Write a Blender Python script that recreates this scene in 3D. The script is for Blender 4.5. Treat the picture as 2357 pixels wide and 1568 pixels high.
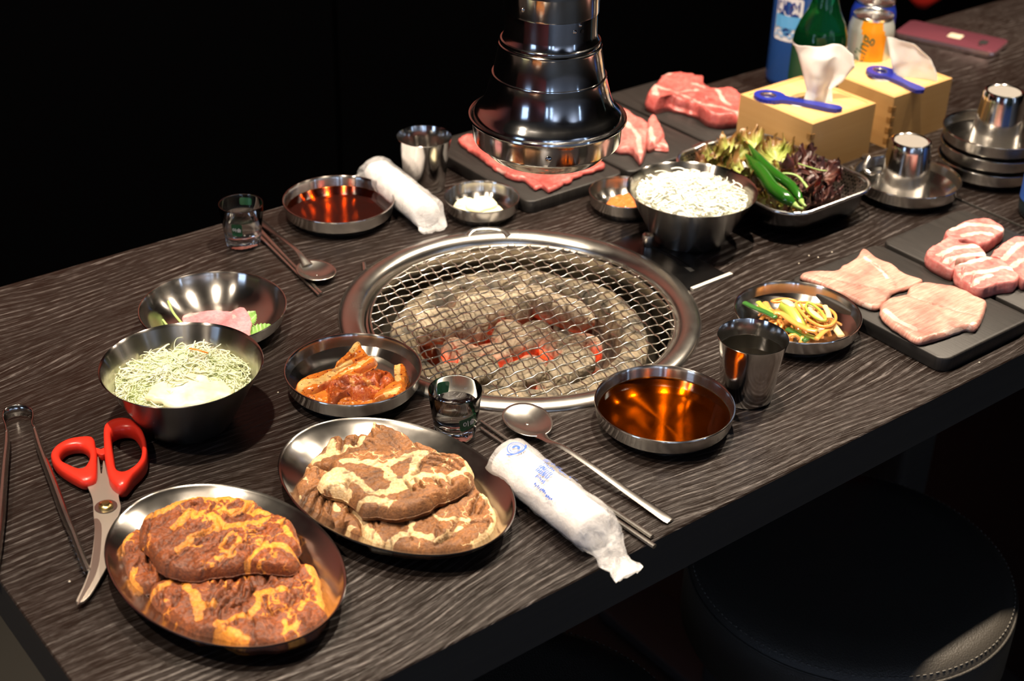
import bpy, math, random
import numpy as np
from mathutils import Vector, Matrix
pi = math.pi
for o in list(bpy.data.objects): bpy.data.objects.remove(o)
S = bpy.context.scene
COL = S.collection

# ---------------------------------------------------------------- camera
cd = bpy.data.cameras.new('camera'); cam = bpy.data.objects.new('camera', cd); COL.objects.link(cam)
cr = Vector((0.78825578, -0.6148757, 0.02409773)); cu = Vector((0.30033391, 0.41861034, 0.85706763)); cf = Vector((0.53707762, 0.66835115, -0.51464004))
mw = Matrix.Identity(4)
for i in range(3):
    mw[i][0] = cr[i]; mw[i][1] = cu[i]; mw[i][2] = -cf[i]
mw.translation = Vector((-0.76834, -0.945017, 0.698486))
cam.matrix_world = mw
cd.sensor_width = 36.0; cd.lens = 3341.135 / 2357 * 36.0; cd.clip_start = 0.05
cd.dof.use_dof = True; cd.dof.focus_distance = 1.24; cd.dof.aperture_fstop = 6.3; cd.dof.aperture_blades = 7
S.camera = cam
# ---------------------------------------------------------------- view
S.view_settings.view_transform = 'Standard'; S.view_settings.look = 'None'
S.view_settings.gamma = 1.0; S.view_settings.use_curve_mapping = False
S.view_settings.exposure = 0.0
# ---------------------------------------------------------------- world (dark room)
w = bpy.data.worlds.new('room_air'); S.world = w; w.use_nodes = True
w.node_tree.nodes['Background'].inputs[0].default_value = (0.9, 0.85, 0.8, 1)
w.node_tree.nodes['Background'].inputs[1].default_value = 0.012
# ---------------------------------------------------------------- ceiling spotlights (warm) above the table; added cool fill at the front wall
def lamp(x, y, z, watt, r=0.04, col=(1, 0.83, 0.64), tgt=(0, 0, 0)):
    ld = bpy.data.lights.new('spot_or_wall_fill', 'AREA'); ld.shape = 'DISK'; ld.size = 2 * r; ld.energy = watt; ld.color = col; ld.spread = math.radians(125)
    o = bpy.data.objects.new('spot_or_wall_fill', ld); COL.objects.link(o); o.location = (x, y, z)
    d = Vector(tgt) - Vector((x, y, z)); o.rotation_euler = d.to_track_quat('-Z', 'Y').to_euler()
    return o
LAMPS = [(-1.17, -0.02, 1.60, 11, .03), (-0.47, -0.02, 1.60, 18, .03), (0.23, -0.02, 1.60, 22, .03), (0.93, -0.02, 1.60, 17, .03), (1.63, -0.02, 1.60, 12, .03)]
for L in LAMPS: lamp(*L, tgt=(L[0], L[1], 0))

wall_fill = lamp(-1.6, -2.75, 1.6, 45, .10, (.75, .85, 1.), tgt=(-1.7, -3.15, .2)); wall_fill2 = lamp(.4, -2.75, 1.6, 25, .10, (.75, .85, 1.), tgt=(.4, -3.15, .2))  # unseen cool lamps, added so the front wall reflects blue-grey in the steel

# ---------------------------------------------------------------- helpers
def link(o, parent=None):
    COL.objects.link(o)
    if parent is not None: o.parent = parent
    return o
def tag(o, label=None, cat=None, group=None, kind=None):
    if label: o['label'] = label
    if cat: o['category'] = cat
    if group: o['group'] = group
    if kind: o['kind'] = kind
    return o
def empty(name, loc, label, cat, group=None, rz=0):
    o = bpy.data.objects.new(name, None); o.empty_display_size = .02; COL.objects.link(o); o.location = loc; o.rotation_euler = (0, 0, rz)
    return tag(o, label, cat, group)
def mesh(name, v, f, mat=None, parent=None, smooth=True, attrs=None, loc=None, rz=0):
    me = bpy.data.meshes.new(name)
    v = np.asarray(v, dtype=float)
    me.from_pydata([tuple(p) for p in v], [], [tuple(int(i) for i in q) for q in f])
    if smooth: me.polygons.foreach_set('use_smooth', [True] * len(me.polygons))
    for k, a in (attrs or {}).items():
        at = me.attributes.new(k, 'FLOAT', 'POINT'); at.data.foreach_set('value', np.asarray(a, dtype=np.float32))
    if mat: me.materials.append(mat)
    me.update()
    o = bpy.data.objects.new(name, me); link(o, parent)
    if loc is not None: o.location = loc
    if rz: o.rotation_euler = (0, 0, rz)
    return o
class G:
    """collects pieces of geometry into one mesh"""
    def __init__(s): s.v = []; s.f = []; s.n = 0; s.a = []
    def add(s, v, f, a=None):
        v = np.asarray(v, float); s.v.append(v); s.f += [tuple(i + s.n for i in q) for q in f]; s.n += len(v)
        s.a.append(np.full(len(v), a if a is not None else 0.) if np.isscalar(a) or a is None else np.asarray(a))
        return s
    def build(s, name, mat, parent=None, smooth=True, attr=None, **k):
        return mesh(name, np.concatenate(s.v), s.f, mat, parent, smooth, {attr: np.concatenate(s.a)} if attr else None, **k)
def grid_faces(n, m, closed=True, off=0):
    """m rings of n vertices"""
    f = []
    for j in range(m - 1):
        for i in range(n if closed else n - 1):
            a = off + j * n + i; b = off + j * n + (i + 1) % n
            f.append((a, b, b + n, a + n))
    return f
def lathe(prof, n=96, cap0=False, cap1=False):
    a = np.arange(n) * 2 * pi / n
    v = np.concatenate([np.stack([r * np.cos(a), r * np.sin(a), np.full(n, z)], -1) for r, z in prof])
    f = grid_faces(n, len(prof))
    if cap0: f.append(tuple(range(n))[::-1])
    if cap1: f.append(tuple(range((len(prof) - 1) * n, len(prof) * n)))
    return v, f
def catmull(P, n, closed=False):
    P = np.asarray(P, float); k = len(P)
    if closed: Q = np.concatenate([P[-1:], P, P[:2]]); segs = k
    else: Q = np.concatenate([2 * P[:1] - P[1:2], P, 2 * P[-1:] - P[-2:-1]]); segs = k - 1
    out = []
    fine = 12
    for i in range(segs):
        p0, p1, p2, p3 = Q[i:i + 4]
        for t in np.arange(fine) / fine:
            out.append(.5 * ((2 * p1) + (-p0 + p2) * t + (2 * p0 - 5 * p1 + 4 * p2 - p3) * t * t + (-p0 + 3 * p1 - 3 * p2 + p3) * t ** 3))
    if not closed: out.append(P[-1])
    out = np.array(out)
    if closed: out = np.concatenate([out, out[:1]])
    L = np.r_[0, np.cumsum(np.linalg.norm(np.diff(out, axis=0), axis=1))]
    t = np.linspace(0, L[-1], n + 1)[:-1] if closed else np.linspace(0, L[-1], n)
    return np.stack([np.interp(t, L, out[:, i]) for i in range(out.shape[1])], -1)
def tube(path, r, n=8, cap=True, flat=1.0, up=(0, 0, 1), twist=0):
    P = np.asarray(path, float); m = len(P)
    r = np.broadcast_to(np.asarray(r, float), (m,)); flat = np.broadcast_to(np.asarray(flat, float), (m,))
    T = np.gradient(P, axis=0); T /= np.linalg.norm(T, axis=1)[:, None] + 1e-12
    up = np.asarray(up, float)
    v = []
    for j in range(m):
        s = np.cross(T[j], up); ns = np.linalg.norm(s)
        s = np.array([1., 0, 0]) if ns < 1e-4 else s / ns
        q = np.cross(s, T[j])
        a = np.arange(n) * 2 * pi / n + twist
        v.append(P[j] + r[j] * (np.cos(a)[:, None] * s + flat[j] * np.sin(a)[:, None] * q))
    v = np.concatenate(v); f = grid_faces(n, m)
    if cap: f += [tuple(range(n))[::-1], tuple(range((m - 1) * n, m * n))]
    return v, f
def loop_tube(path, r, n=8):
    P = np.asarray(path, float); m = len(P)
    T = np.roll(P, -1, 0) - np.roll(P, 1, 0); T /= np.linalg.norm(T, axis=1)[:, None]
    v = []
    for j in range(m):
        s = np.cross(T[j], (0, 0, 1.)); s /= np.linalg.norm(s); q = np.cross(s, T[j])
        a = np.arange(n) * 2 * pi / n
        v.append(P[j] + r * (np.cos(a)[:, None] * s + np.sin(a)[:, None] * q))
    v = np.concatenate(v); f = grid_faces(n, m)
    for i in range(n):
        a = (m - 1) * n + i; b = (m - 1) * n + (i + 1) % n; f.append((a, b, (i + 1) % n, i))
    return v, f
def rbox(sx, sy, z0, z1, rc=.01, be=.001, seg=8):
    """rounded-corner slab centred on the origin with bevelled rims"""
    def ring(d, z):
        pts = []
        for cx, cy, a0 in ((1, 1, 0), (-1, 1, pi / 2), (-1, -1, pi), (1, -1, 1.5 * pi)):
            for k in range(seg + 1):
                a = a0 + k * pi / 2 / seg; r = max(rc - d, 1e-4)
                pts.append((cx * (sx / 2 - rc) + r * math.cos(a), cy * (sy / 2 - rc) + r * math.sin(a), z))
        return pts
    rings = [ring(be, z0), ring(be * .3, z0 + be * .3), ring(0, z0 + be), ring(0, z1 - be), ring(be * .3, z1 - be * .3), ring(be, z1)]
    n = len(rings[0]); v = np.array(sum(rings, [])); f = grid_faces(n, len(rings))
    f += [tuple(range(n))[::-1], tuple(range((len(rings) - 1) * n, len(rings) * n))]
    return v, f
def box(x0, x1, y0, y1, z0, z1):
    v = np.array([(x, y, z) for z in (z0, z1) for x, y in ((x0, y0), (x1, y0), (x1, y1), (x0, y1))])
    return v, [(3, 2, 1, 0), (4, 5, 6, 7), (0, 1, 5, 4), (1, 2, 6, 5), (2, 3, 7, 6), (3, 0, 4, 7)]
def xf(v, rz=0, loc=(0, 0, 0), ry=0, rx=0):
    M = Matrix.Rotation(rz, 3, 'Z') @ Matrix.Rotation(ry, 3, 'Y') @ Matrix.Rotation(rx, 3, 'X')
    return np.asarray(v) @ np.array(M).T + np.asarray(loc)
def _h(ix, iy, iz, seed):
    n = (ix * 374761393 + iy * 668265263 + iz * 2147483647 + seed * 974711) & 0x7fffffff
    n = ((n ^ (n >> 13)) * 1274126177) & 0x7fffffff
    return ((n ^ (n >> 16)) & 0xffff) / 32767.5 - 1
def noise(P, freq, seed=0, oct=1):
    P = np.asarray(P, float)
    if P.shape[1] == 2: P = np.c_[P, np.zeros(len(P))]
    out = 0; amp = 1.
    for o in range(oct):
        q = P * freq * 2 ** o + 17.3 * seed; i = np.floor(q).astype(np.int64); f = q - i; f = f * f * (3 - 2 * f)
        r = 0
        for dx in (0, 1):
            for dy in (0, 1):
                for dz in (0, 1):
                    wgt = (f[:, 0] if dx else 1 - f[:, 0]) * (f[:, 1] if dy else 1 - f[:, 1]) * (f[:, 2] if dz else 1 - f[:, 2])
                    r = r + wgt * _h(i[:, 0] + dx, i[:, 1] + dy, i[:, 2] + dz, seed + o)
        out = out + amp * r; amp *= .5
    return out
def pdist(P, line):
    """distance of 2-D points to a polyline"""
    L = np.asarray(line, float); d = np.full(len(P), 1e9)
    for a, b in zip(L[:-1], L[1:]):
        ab = b - a; t = np.clip(((P - a) @ ab) / (ab @ ab + 1e-12), 0, 1)
        d = np.minimum(d, np.linalg.norm(P - (a + t[:, None] * ab), axis=1))
    return d
def slab(name, out, z0, th, mat, parent=None, veins=(), grooves=(), n=150, m=26, tilt=(0, 0), bump=.0012, bf=90, jit=.0012, jf=160, seed=0, ew=None, und=.0, undf=25, sag=0, scal=None, cuts=None, wrink=0., ws=.72):
    """a cut of food: closed outline, bulging thickness, fat mask and slits"""
    B = catmull(out, n, True); c = B.mean(0)
    nb = noise(B, jf, seed + 5, 2)[:, None] * jit
    if scal: nb = nb + scal[1] * np.abs(np.sin(np.arange(n)[:, None] * pi * scal[0] / n))
    dr = B - c; L = np.linalg.norm(dr, axis=1)[:, None]; B = B + dr / L * nb
    ew = ew or th * .62
    u = np.r_[0, np.linspace(0, 1, m - 1) ** 1.5 * .97 + .004]
    vs = []; hs = []
    for j in range(m):
        p = B + (c - B) * (u[j] if j else .04)
        d = u[j] * L[:, 0]
        x = np.clip(1 - d / ew, 0, 1); h = th * np.clip(1 - x ** 2.6, 0, 1) ** .55
        if j == 0: h = h * 0 + th * .02
        if j == 1: h = h * 0 + th * .35
        vs.append(p); hs.append(h)
    XY = np.concatenate(vs); h = np.concatenate(hs)
    fade = np.clip(h / th, 0, 1)
    fat = np.zeros(len(XY)); wob = noise(XY, 220, seed + 9, 2) * .0012
    for vn in veins:
        wd = vn[0] * ws; d = pdist(XY, catmull(vn[1], 24) if len(vn[1]) > 2 else vn[1]) + wob
        fat = np.maximum(fat, np.clip(1.5 - d / wd, 0, 1))
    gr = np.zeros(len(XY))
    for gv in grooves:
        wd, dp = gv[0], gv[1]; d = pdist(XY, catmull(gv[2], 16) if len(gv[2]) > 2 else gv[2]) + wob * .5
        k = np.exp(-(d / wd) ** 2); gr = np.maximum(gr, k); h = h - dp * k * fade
    if cuts:
        rs_ = random.Random(seed + 77); cn, ca, cl, cdp = cuts
        for _ in range(cn):
            a_ = rs_.uniform(0, 2 * pi); k_ = math.sqrt(rs_.random()) * .92; p_ = c + (B[int(a_ / 2 / pi * n) % n] - c) * k_; aa = math.radians(ca) + rs_.uniform(-.35, .35); l_ = cl * rs_.uniform(.5, 1.3); e_ = np.array([math.cos(aa), math.sin(aa)]) * l_ / 2; pe = np.array([-e_[1], e_[0]]) * rs_.uniform(-.3, .3)
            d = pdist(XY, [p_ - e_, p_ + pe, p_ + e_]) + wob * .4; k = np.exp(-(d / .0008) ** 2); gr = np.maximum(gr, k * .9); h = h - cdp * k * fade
    if wrink:
        rg = 1 - np.abs(noise(XY, 150, seed + 21, 2)); h = h - wrink * np.clip(rg - .62, 0, 1) * 2.2 * fade + noise(XY, 420, seed + 22, 2) * wrink * .28 * fade
    h = h + noise(XY, bf, seed, 3) * bump * fade + noise(XY, undf, seed + 3, 1) * und * fade
    zb = z0 + tilt[0] * (XY[:, 0] - c[0]) + tilt[1] * (XY[:, 1] - c[1])
    if sag:
        zb = zb - sag * (np.linalg.norm(XY - c, axis=1) / L.max()) ** 2
    V = np.c_[XY, zb + np.maximum(h, .0004)]
    cz = zb.mean() + h[-n:].mean()
    V = np.concatenate([V, [[c[0], c[1], V[-n:, 2].mean()]]])
    f = grid_faces(n, m); k = (m - 1) * n
    f += [(k + i, k + (i + 1) % n, len(V) - 1) for i in range(n)]
    f.append(tuple(range(n))[::-1])
    o = mesh(name, V - np.array([c[0], c[1], z0]), f, mat, parent, True, {'fat': np.r_[fat, fat[-1]], 'slit': np.r_[gr, gr[-1]]})
    pl = parent.location if parent is not None else Vector((0, 0, 0))
    o.location = Vector((c[0], c[1], z0)) - pl
    return o

# ---------------------------------------------------------------- materials
class NT:
    def __init__(s, name):
        s.m = bpy.data.materials.new(name); s.m.use_nodes = True; s.t = s.m.node_tree; s.b = s.t.nodes['Principled BSDF']; s.out = s.t.nodes['Material Output']
    def n(s, ty, **k):
        x = s.t.nodes.new(ty)
        for a, b in k.items():
            if a.startswith('_'): setattr(x, a[1:], b)
            else:
                inp = x.inputs[int(a[1:])] if a[0] == 'i' and a[1:].isdigit() else x.inputs[a]
                s.set(inp, b)
        return x
    def set(s, inp, v):
        if isinstance(v, bpy.types.NodeSocket): s.t.links.new(v, inp)
        elif isinstance(v, bpy.types.Node): s.t.links.new(v.outputs[0], inp)
        else:
            if inp.type == 'RGBA' and len(v) == 3: v = (*v, 1)
            inp.default_value = v
    def bs(s, **k):
        for a, b in k.items():
            s.set(s.b.inputs[a.replace('_', ' ')], b)
        return s
    def obj(s): return s.n('ShaderNodeTexCoord').outputs['Object']
    def mp(s, v, sc=(1, 1, 1), rot=(0, 0, 0), loc=(0, 0, 0)): return s.n('ShaderNodeMapping', Vector=v, Scale=sc, Rotation=rot, Location=loc).outputs[0]
    def noise(s, v, scale, detail=3, rough=.55, dist=0): return s.n('ShaderNodeTexNoise', Vector=v, Scale=scale, Detail=detail, Roughness=rough, Distortion=dist).outputs[0]
    def ramp(s, f, stops, interp='LINEAR'):
        r = s.n('ShaderNodeValToRGB', Fac=f); r.color_ramp.interpolation = interp
        while len(r.color_ramp.elements) < len(stops): r.color_ramp.elements.new(.5)
        for e, (p, c) in zip(r.color_ramp.elements, stops):
            e.position = p; e.color = (*c, 1) if not np.isscalar(c) else (c, c, c, 1)
        return r.outputs[0]
    def math(s, op, a, b=0., c=None):
        x = s.n('ShaderNodeMath', _operation=op, i0=a, i1=b)
        if c is not None: s.set(x.inputs[2], c)
        return x.outputs[0]
    def mix(s, f, a, b, mode='MIX'):
        x = s.n('ShaderNodeMix', _data_type='RGBA', _blend_type=mode)
        s.set(x.inputs[0], f); s.set(x.inputs[6], a); s.set(x.inputs[7], b); return x.outputs[2]
    def bump(s, h, strength=.3, dist=.001): return s.n('ShaderNodeBump', Strength=strength, Distance=dist, Height=h).outputs[0]
    def attr(s, name): return s.n('ShaderNodeAttribute', _attribute_name=name).outputs['Fac']

def simple(name, col, rough=.5, metal=0., **k):
    return NT(name).bs(Base_Color=col, Roughness=rough, Metallic=metal, **k).m

def steel(name, col=(.60, .575, .54), rough=.2, aniso=.6, radial=True, bumpy=.02, smear=0.):
    t = NT(name); v = t.obj()
    n = t.noise(v, 35, 4); n2 = t.noise(v, 260, 2)
    rr = t.math('ADD', t.math('MULTIPLY', n, .14), rough - .07)
    t.bs(Base_Color=t.mix(t.ramp(n, [(.4, 0), (.7, 1)]), col, tuple(c * .88 for c in col)), Metallic=1., Roughness=rr, Anisotropic=aniso, Anisotropic_Rotation=.25)
    if radial:
        tg = t.n('ShaderNodeTangent'); tg.direction_type = 'RADIAL'; tg.axis = 'Z'; t.set(t.b.inputs['Tangent'], tg.outputs[0])
    if bumpy: t.set(t.b.inputs['Normal'], t.bump(n2, bumpy, .0006))
    return t.m
ST_BOWL = steel('brushed_steel_bowl', rough=.18, aniso=.965, bumpy=0)
ST_POL = steel('polished_steel', (.62, .6, .575), rough=.13, aniso=.35)
ST_HOOD = steel('hood_steel', (.55, .55, .555), rough=.13, aniso=.5, bumpy=.03)
ST_PLAIN = steel('plain_steel', (.6, .575, .54), rough=.24, aniso=0, radial=False)
ST_PLATE = steel('plate_steel', (.52, .495, .46), rough=.16, aniso=0)
ST_RING = steel('ring_steel', (.62, .60, .56), rough=.25, aniso=.1, bumpy=.01)
ST_WIRE = steel('grill_wire_steel', (.66, .63, .58), rough=.22, aniso=0, radial=False)
ST_DARK = steel('dark_steel', (.12, .12, .125), rough=.22, aniso=0, radial=False)

def wood_table():
    t = NT('black_stained_ash'); v = t.obj()
    # one slow sideways wander shared by growth bands and pores, so all lines follow the grain along X
    wn = t.noise(t.mp(v, (1.7, 4.0, 1)), 1., 2, .45); w2 = t.noise(t.mp(v, (9, 30, 1)), 1., 2, .5)
    off = t.math('ADD', t.math('MULTIPLY', t.math('SUBTRACT', wn, .5), .17), t.math('MULTIPLY', t.math('SUBTRACT', w2, .5), .005))
    vv = t.n('ShaderNodeVectorMath', _operation='ADD'); t.set(vv.inputs[0], v); t.set(vv.inputs[1], t.n('ShaderNodeCombineXYZ', Y=off).outputs[0])
    wv = vv.outputs[0]
    wave = t.n('ShaderNodeTexWave', _wave_type='BANDS', _bands_direction='Y', Vector=wv, Scale=40., Distortion=1.1, Detail=2., **{'Detail Scale': .4}).outputs['Fac']
    pores = t.noise(t.mp(wv, (24, 1000, 1)), 1.0, 3, .7)
    pore2 = t.noise(t.mp(wv, (90, 1300, 1)), 1.0, 2, .6)
    big = t.noise(t.mp(v, (2.2, 7, 1)), 1.0, 2)
    band = t.ramp(wave, [(.55, 0), (.95, 1)])
    por = t.ramp(pores, [(.46, 0), (.58, 1)])
    p2 = t.ramp(pore2, [(.4, .25), (.62, 1)])
    zone = t.ramp(t.noise(t.mp(wv, (1.2, 14, 1)), 1., 2), [(.38, .15), (.62, 1)])
    streak = t.math('MULTIPLY', t.math('ADD', t.math('MULTIPLY', t.math('MULTIPLY', band, por), zone), t.math('MULTIPLY', por, .22)), p2)
    base = t.mix(big, (.0040, .0029, .0023), (.012, .0066, .0048))
    col = t.mix(t.math('MINIMUM', streak, 1.), base, (.12, .102, .098))
    rough = t.math('ADD', .30, t.math('MULTIPLY', streak, .25))
    t.bs(Base_Color=col, Roughness=rough, Normal=t.bump(t.math('SUBTRACT', 1., streak), .35, .0006), **{'Specular_IOR_Level': t.math('ADD', .25, t.math('MULTIPLY', streak, .5))})
    return t.m
WOOD = wood_table()
def board_mat():
    t = NT('black_board'); v = t.obj()
    n = t.noise(t.mp(v, (900, 14, 1)), 1., 3, .6); g = t.ramp(n, [(.42, 0), (.7, 1)])
    t.bs(Base_Color=t.mix(g, (.009, .008, .0075), (.026, .023, .021)), Roughness=.48, Normal=t.bump(n, .3, .0005)); return t.m
BOARD = board_mat()
def apron():
    t = NT('black_edge_band'); n = t.noise(t.mp(t.obj(), (4, 4, 200)), 1., 3)
    t.bs(Base_Color=t.mix(n, (.020, .018, .016), (.038, .034, .029)), Roughness=.6); return t.m
EDGE = apron()

def meat(name, lean, lean2, fatc, fat2, nf=60, vein=0.0, vsc=45, rough=.3, coat=.4, streak=None, sss=.05, spots=None, bumpd=.0009, att=1.0):
    t = NT(name); v = t.obj()
    wv = t.n('ShaderNodeVectorMath', _operation='ADD'); t.set(wv.inputs[0], v)
    nn = t.n('ShaderNodeTexNoise', Vector=v, Scale=nf, Detail=4.)
    sc = t.n('ShaderNodeVectorMath', _operation='SCALE'); t.set(sc.inputs[0], nn.outputs['Color']); sc.inputs['Scale'].default_value = .014
    t.set(wv.inputs[1], sc.outputs[0])
    n1 = t.noise(v, nf, 5, .6); n2 = t.noise(v, nf * 5, 3, .6)
    f = t.math('ADD', t.math('MULTIPLY', t.attr('fat'), att), t.math('ADD', t.math('MULTIPLY', t.math('SUBTRACT', n1, .5), .8), t.math('MULTIPLY', t.math('SUBTRACT', n2, .5), .35)))
    if vein:
        vo = t.n('ShaderNodeTexVoronoi', _feature='DISTANCE_TO_EDGE', Vector=wv.outputs[0], Scale=vsc).outputs[0]
        f = t.math('ADD', f, t.math('MULTIPLY', t.ramp(vo, [(0., 1), (.075, 0)]), t.math('MULTIPLY', t.ramp(t.noise(v, 30, 2), [(.42, 0), (.6, 1)]), vein)))
    mask = t.ramp(f, [(.40, 0), (.60, 1)])
    if streak:
        # fine muscle fibres in one direction
        s2 = t.noise(t.mp(v, streak[0], (0, 0, streak[1])), 1., 3, .6)
        lean_c = t.mix(t.ramp(s2, [(.35, 0), (.7, 1)]), lean, lean2)
        fib = s2
    else:
        lean_c = t.mix(t.ramp(n2, [(.35, 0), (.65, 1)]), lean, lean2); fib = n2
    fat_c = t.mix(t.ramp(n2, [(.35, 0), (.7, 1)]), fatc, fat2)
    col = t.mix(mask, lean_c, fat_c)
    col = t.mix(t.math('MULTIPLY', t.attr('slit'), .8), col, tuple(x * .45 for x in lean))  # slits also darkened in the colour, painting in the shade of the cuts
    if spots:
        sp = t.ramp(t.noise(v, spots[1], 2, .5), [(.62, 0), (.7, 1)]); col = t.mix(sp, col, spots[0])
    hgt = t.math('ADD', t.math('ADD', t.math('MULTIPLY', n1, .8), t.math('MULTIPLY', fib, .5)), t.math('MULTIPLY', mask, .15))
    big = t.ramp(t.noise(v, 32, 3), [(.35, .55), (.62, 1.1)]); col = t.mix(1., col, big, 'MULTIPLY')
    glint = t.bump(t.math('ADD', n2, t.noise(v, 900, 2, .6)), .9, .0016)
    t.bs(Base_Color=col, Roughness=t.math('ADD', rough - .1, t.math('MULTIPLY', n2, .25)), Normal=t.bump(hgt, .6, bumpd), Coat_Weight=coat, Coat_Roughness=.10, Coat_Normal=glint)
    if sss: t.bs(Subsurface_Weight=sss, Subsurface_Radius=(.006, .002, .001)); t.b.inputs['Subsurface Scale'].default_value = .6
    return t.m
MEAT_RED = meat('red_marinated_pork', (.105, .020, .002), (.26, .058, .005), (.74, .29, .026), (.50, .145, .012), nf=110, vein=.75, vsc=52, rough=.55, coat=.22, bumpd=.0026, sss=0)
MEAT_BRN = meat('soy_marinated_pork', (.14, .050, .011), (.27, .110, .032), (.72, .54, .31), (.52, .31, .12), nf=110, vein=.6, vsc=46, rough=.6, coat=.10, bumpd=.0024, sss=0)
PORK_PALE = meat('pale_pork_neck', (.46, .18, .14), (.60, .35, .28), (.68, .52, .46), (.58, .39, .32), nf=40, vein=.0, rough=.42, coat=.3, streak=((70, 900, 60), .75), sss=.12)
BELLY = meat('pork_belly', (.60, .16, .15), (.68, .27, .24), (.83, .66, .58), (.76, .53, .46), nf=45, rough=.4, coat=.3, sss=.12)
BEEF = meat('raw_beef', (.50, .075, .070), (.60, .15, .13), (.78, .45, .40), (.70, .33, .29), nf=60, vein=.28, vsc=48, rough=.35, coat=.4, sss=.1)
FATTY = meat('fatty_beef', (.60, .13, .12), (.66, .24, .21), (.82, .50, .45), (.76, .40, .35), nf=55, vein=.35, vsc=40, rough=.35, coat=.4, sss=.1)
HAM = meat('pink_pickled_radish', (.52, .17, .20), (.60, .25, .27), (.72, .42, .40), (.62, .30, .30), nf=70, rough=.4, coat=.3, sss=.1)
KIMCHI_P = meat('kimchi_stalk', (.66, .13, .010), (.74, .28, .035), (.84, .58, .24), (.80, .44, .11), nf=90, rough=.2, coat=.8, streak=((60, 700, 60), .5), spots=((.22, .012, .004), 330), sss=.08)
KIMCHI_R = meat('kimchi_leaf', (.42, .055, .006), (.54, .13, .018), (.74, .34, .09), (.64, .20, .03), nf=130, vein=.35, vsc=90, rough=.2, coat=.8, spots=((.16, .01, .004), 300), bumpd=.002)

def ash():
    t = NT('ash_covered_charcoal'); v = t.obj()
    n1 = t.noise(v, 70, 5, .65); n2 = t.noise(v, 28, 2)
    cr_ = t.n('ShaderNodeTexVoronoi', _feature='DISTANCE_TO_EDGE', Vector=v, Scale=62.).outputs[0]
    col = t.mix(t.ramp(n1, [(.35, 0), (.7, 1)]), (.20, .16, .11), (.47, .40, .29))
    col = t.mix(t.ramp(n2, [(.58, 0), (.70, .7)]), col, (.045, .042, .045))
    col = t.mix(t.ramp(cr_, [(0, .6), (.035, 0)]), col, (.09, .07, .05))
    t.bs(Base_Color=col, Roughness=.95, Normal=t.bump(t.math('ADD', n1, t.ramp(cr_, [(0, 0), (.1, .3)])), .9, .003))
    # red hot patches low on the lumps
    g = t.math('MULTIPLY', t.attr('hot'), t.ramp(t.noise(v, 60, 4, .6), [(.3, .25), (.6, 1.)]))
    t.bs(Emission_Color=t.ramp(g, [(.0, (1, .02, .005)), (1, (1, .085, .012))]), Emission_Strength=t.math('MULTIPLY', t.math('POWER', g, 2.4), 4.2)); return t.m
ASH = ash()
POTRIM = (lambda t: (t.bs(Base_Color=t.mix(t.ramp(t.noise(t.obj(), 45, 4), [(.4, 0), (.62, 1)]), (.055, .048, .038), (.25, .20, .13)), Roughness=.9, Normal=t.bump(t.noise(t.obj(), 120, 4), .8, .002)), t.m)[1])(NT('fired_clay'))
PIT = simple('sooty_steel', (.085, .075, .06), .5, .6)
# clear things
GLASS = NT('clear_glass').bs(Base_Color=(.97, .99, .98), Roughness=.0, IOR=1.5, Transmission_Weight=1.).m
WATER = NT('clear_liquor').bs(Base_Color=(1, 1, 1), Roughness=.0, IOR=1.33, Transmission_Weight=1.).m
GREENGL = NT('green_glass').bs(Base_Color=(.012, .22, .07), Roughness=.0, IOR=1.45, Transmission_Weight=.93).m
BLUEGL = NT('blue_bottle').bs(Base_Color=(.035, .12, .42), Roughness=.12, IOR=1.45, Transmission_Weight=.35).m
def sheet_liquid(name, tint, ior=1.36):
    t = NT(name); tr = t.n('ShaderNodeBsdfTransparent', Color=tint); gl = t.n('ShaderNodeBsdfGlossy', Color=(1, 1, 1), Roughness=.02)
    fr = t.n('ShaderNodeFresnel', IOR=ior); mx = t.n('ShaderNodeMixShader'); t.set(mx.inputs[0], fr.outputs[0]); t.set(mx.inputs[1], tr.outputs[0]); t.set(mx.inputs[2], gl.outputs[0])
    t.t.links.new(mx.outputs[0], t.out.inputs[0]); return t.m
SOY = sheet_liquid('amber_sauce', (.60, .245, .016)); SOY2 = sheet_liquid('dark_amber_sauce', (.50, .13, .014))
CUPWATER = sheet_liquid('water_surface', (.8, .8, .75))
def film():
    t = NT('crinkled_plastic_film'); v = t.obj(); n = t.noise(v, 55, 4, .6, .6)
    t.bs(Base_Color=(.88, .88, .9), Roughness=.16, Normal=t.bump(n, .8, .004), Alpha=t.ramp(n, [(.35, .22), (.75, .52)]), Coat_Weight=.5); return t.m
FILM = film()
def cloth():
    t = NT('white_towel'); v = t.obj(); n = t.noise(v, 500, 3)
    t.bs(Base_Color=(.66, .63, .62), Roughness=.9, Normal=t.bump(n, .6, .001)); return t.m
CLOTH = cloth()
TISSUE = (lambda t: (t.bs(Base_Color=(.86, .83, .79), Roughness=.85, Normal=t.bump(t.noise(t.obj(), 90, 3), .3, .001), Subsurface_Weight=.2), t.m)[1])(NT('paper_napkin'))
BAMBOO_SHADED = (lambda t: (t.bs(Base_Color=t.mix(t.noise(t.mp(t.obj(), (3, 3, 130)), 1., 3), (.50, .28, .095), (.60, .37, .15)), Roughness=.42), t.m)[1])(NT('bamboo_side_shaded'))  # side colour lowered to put the shade of the right face into it
BAMTOP = (lambda t: (t.bs(Base_Color=t.mix(t.noise(t.mp(t.obj(), (90, 2.5, 3)), 1., 3), (.62, .37, .135), (.74, .50, .22)), Roughness=.4), t.m)[1])(NT('bamboo_top'))
BAMDARK = simple('bamboo_joint', (.33, .17, .05), .5)
BLUEPL = simple('blue_plastic', (.012, .022, .27), .3)
REDPL = simple('red_plastic', (.62, .028, .014), .33)
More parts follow.
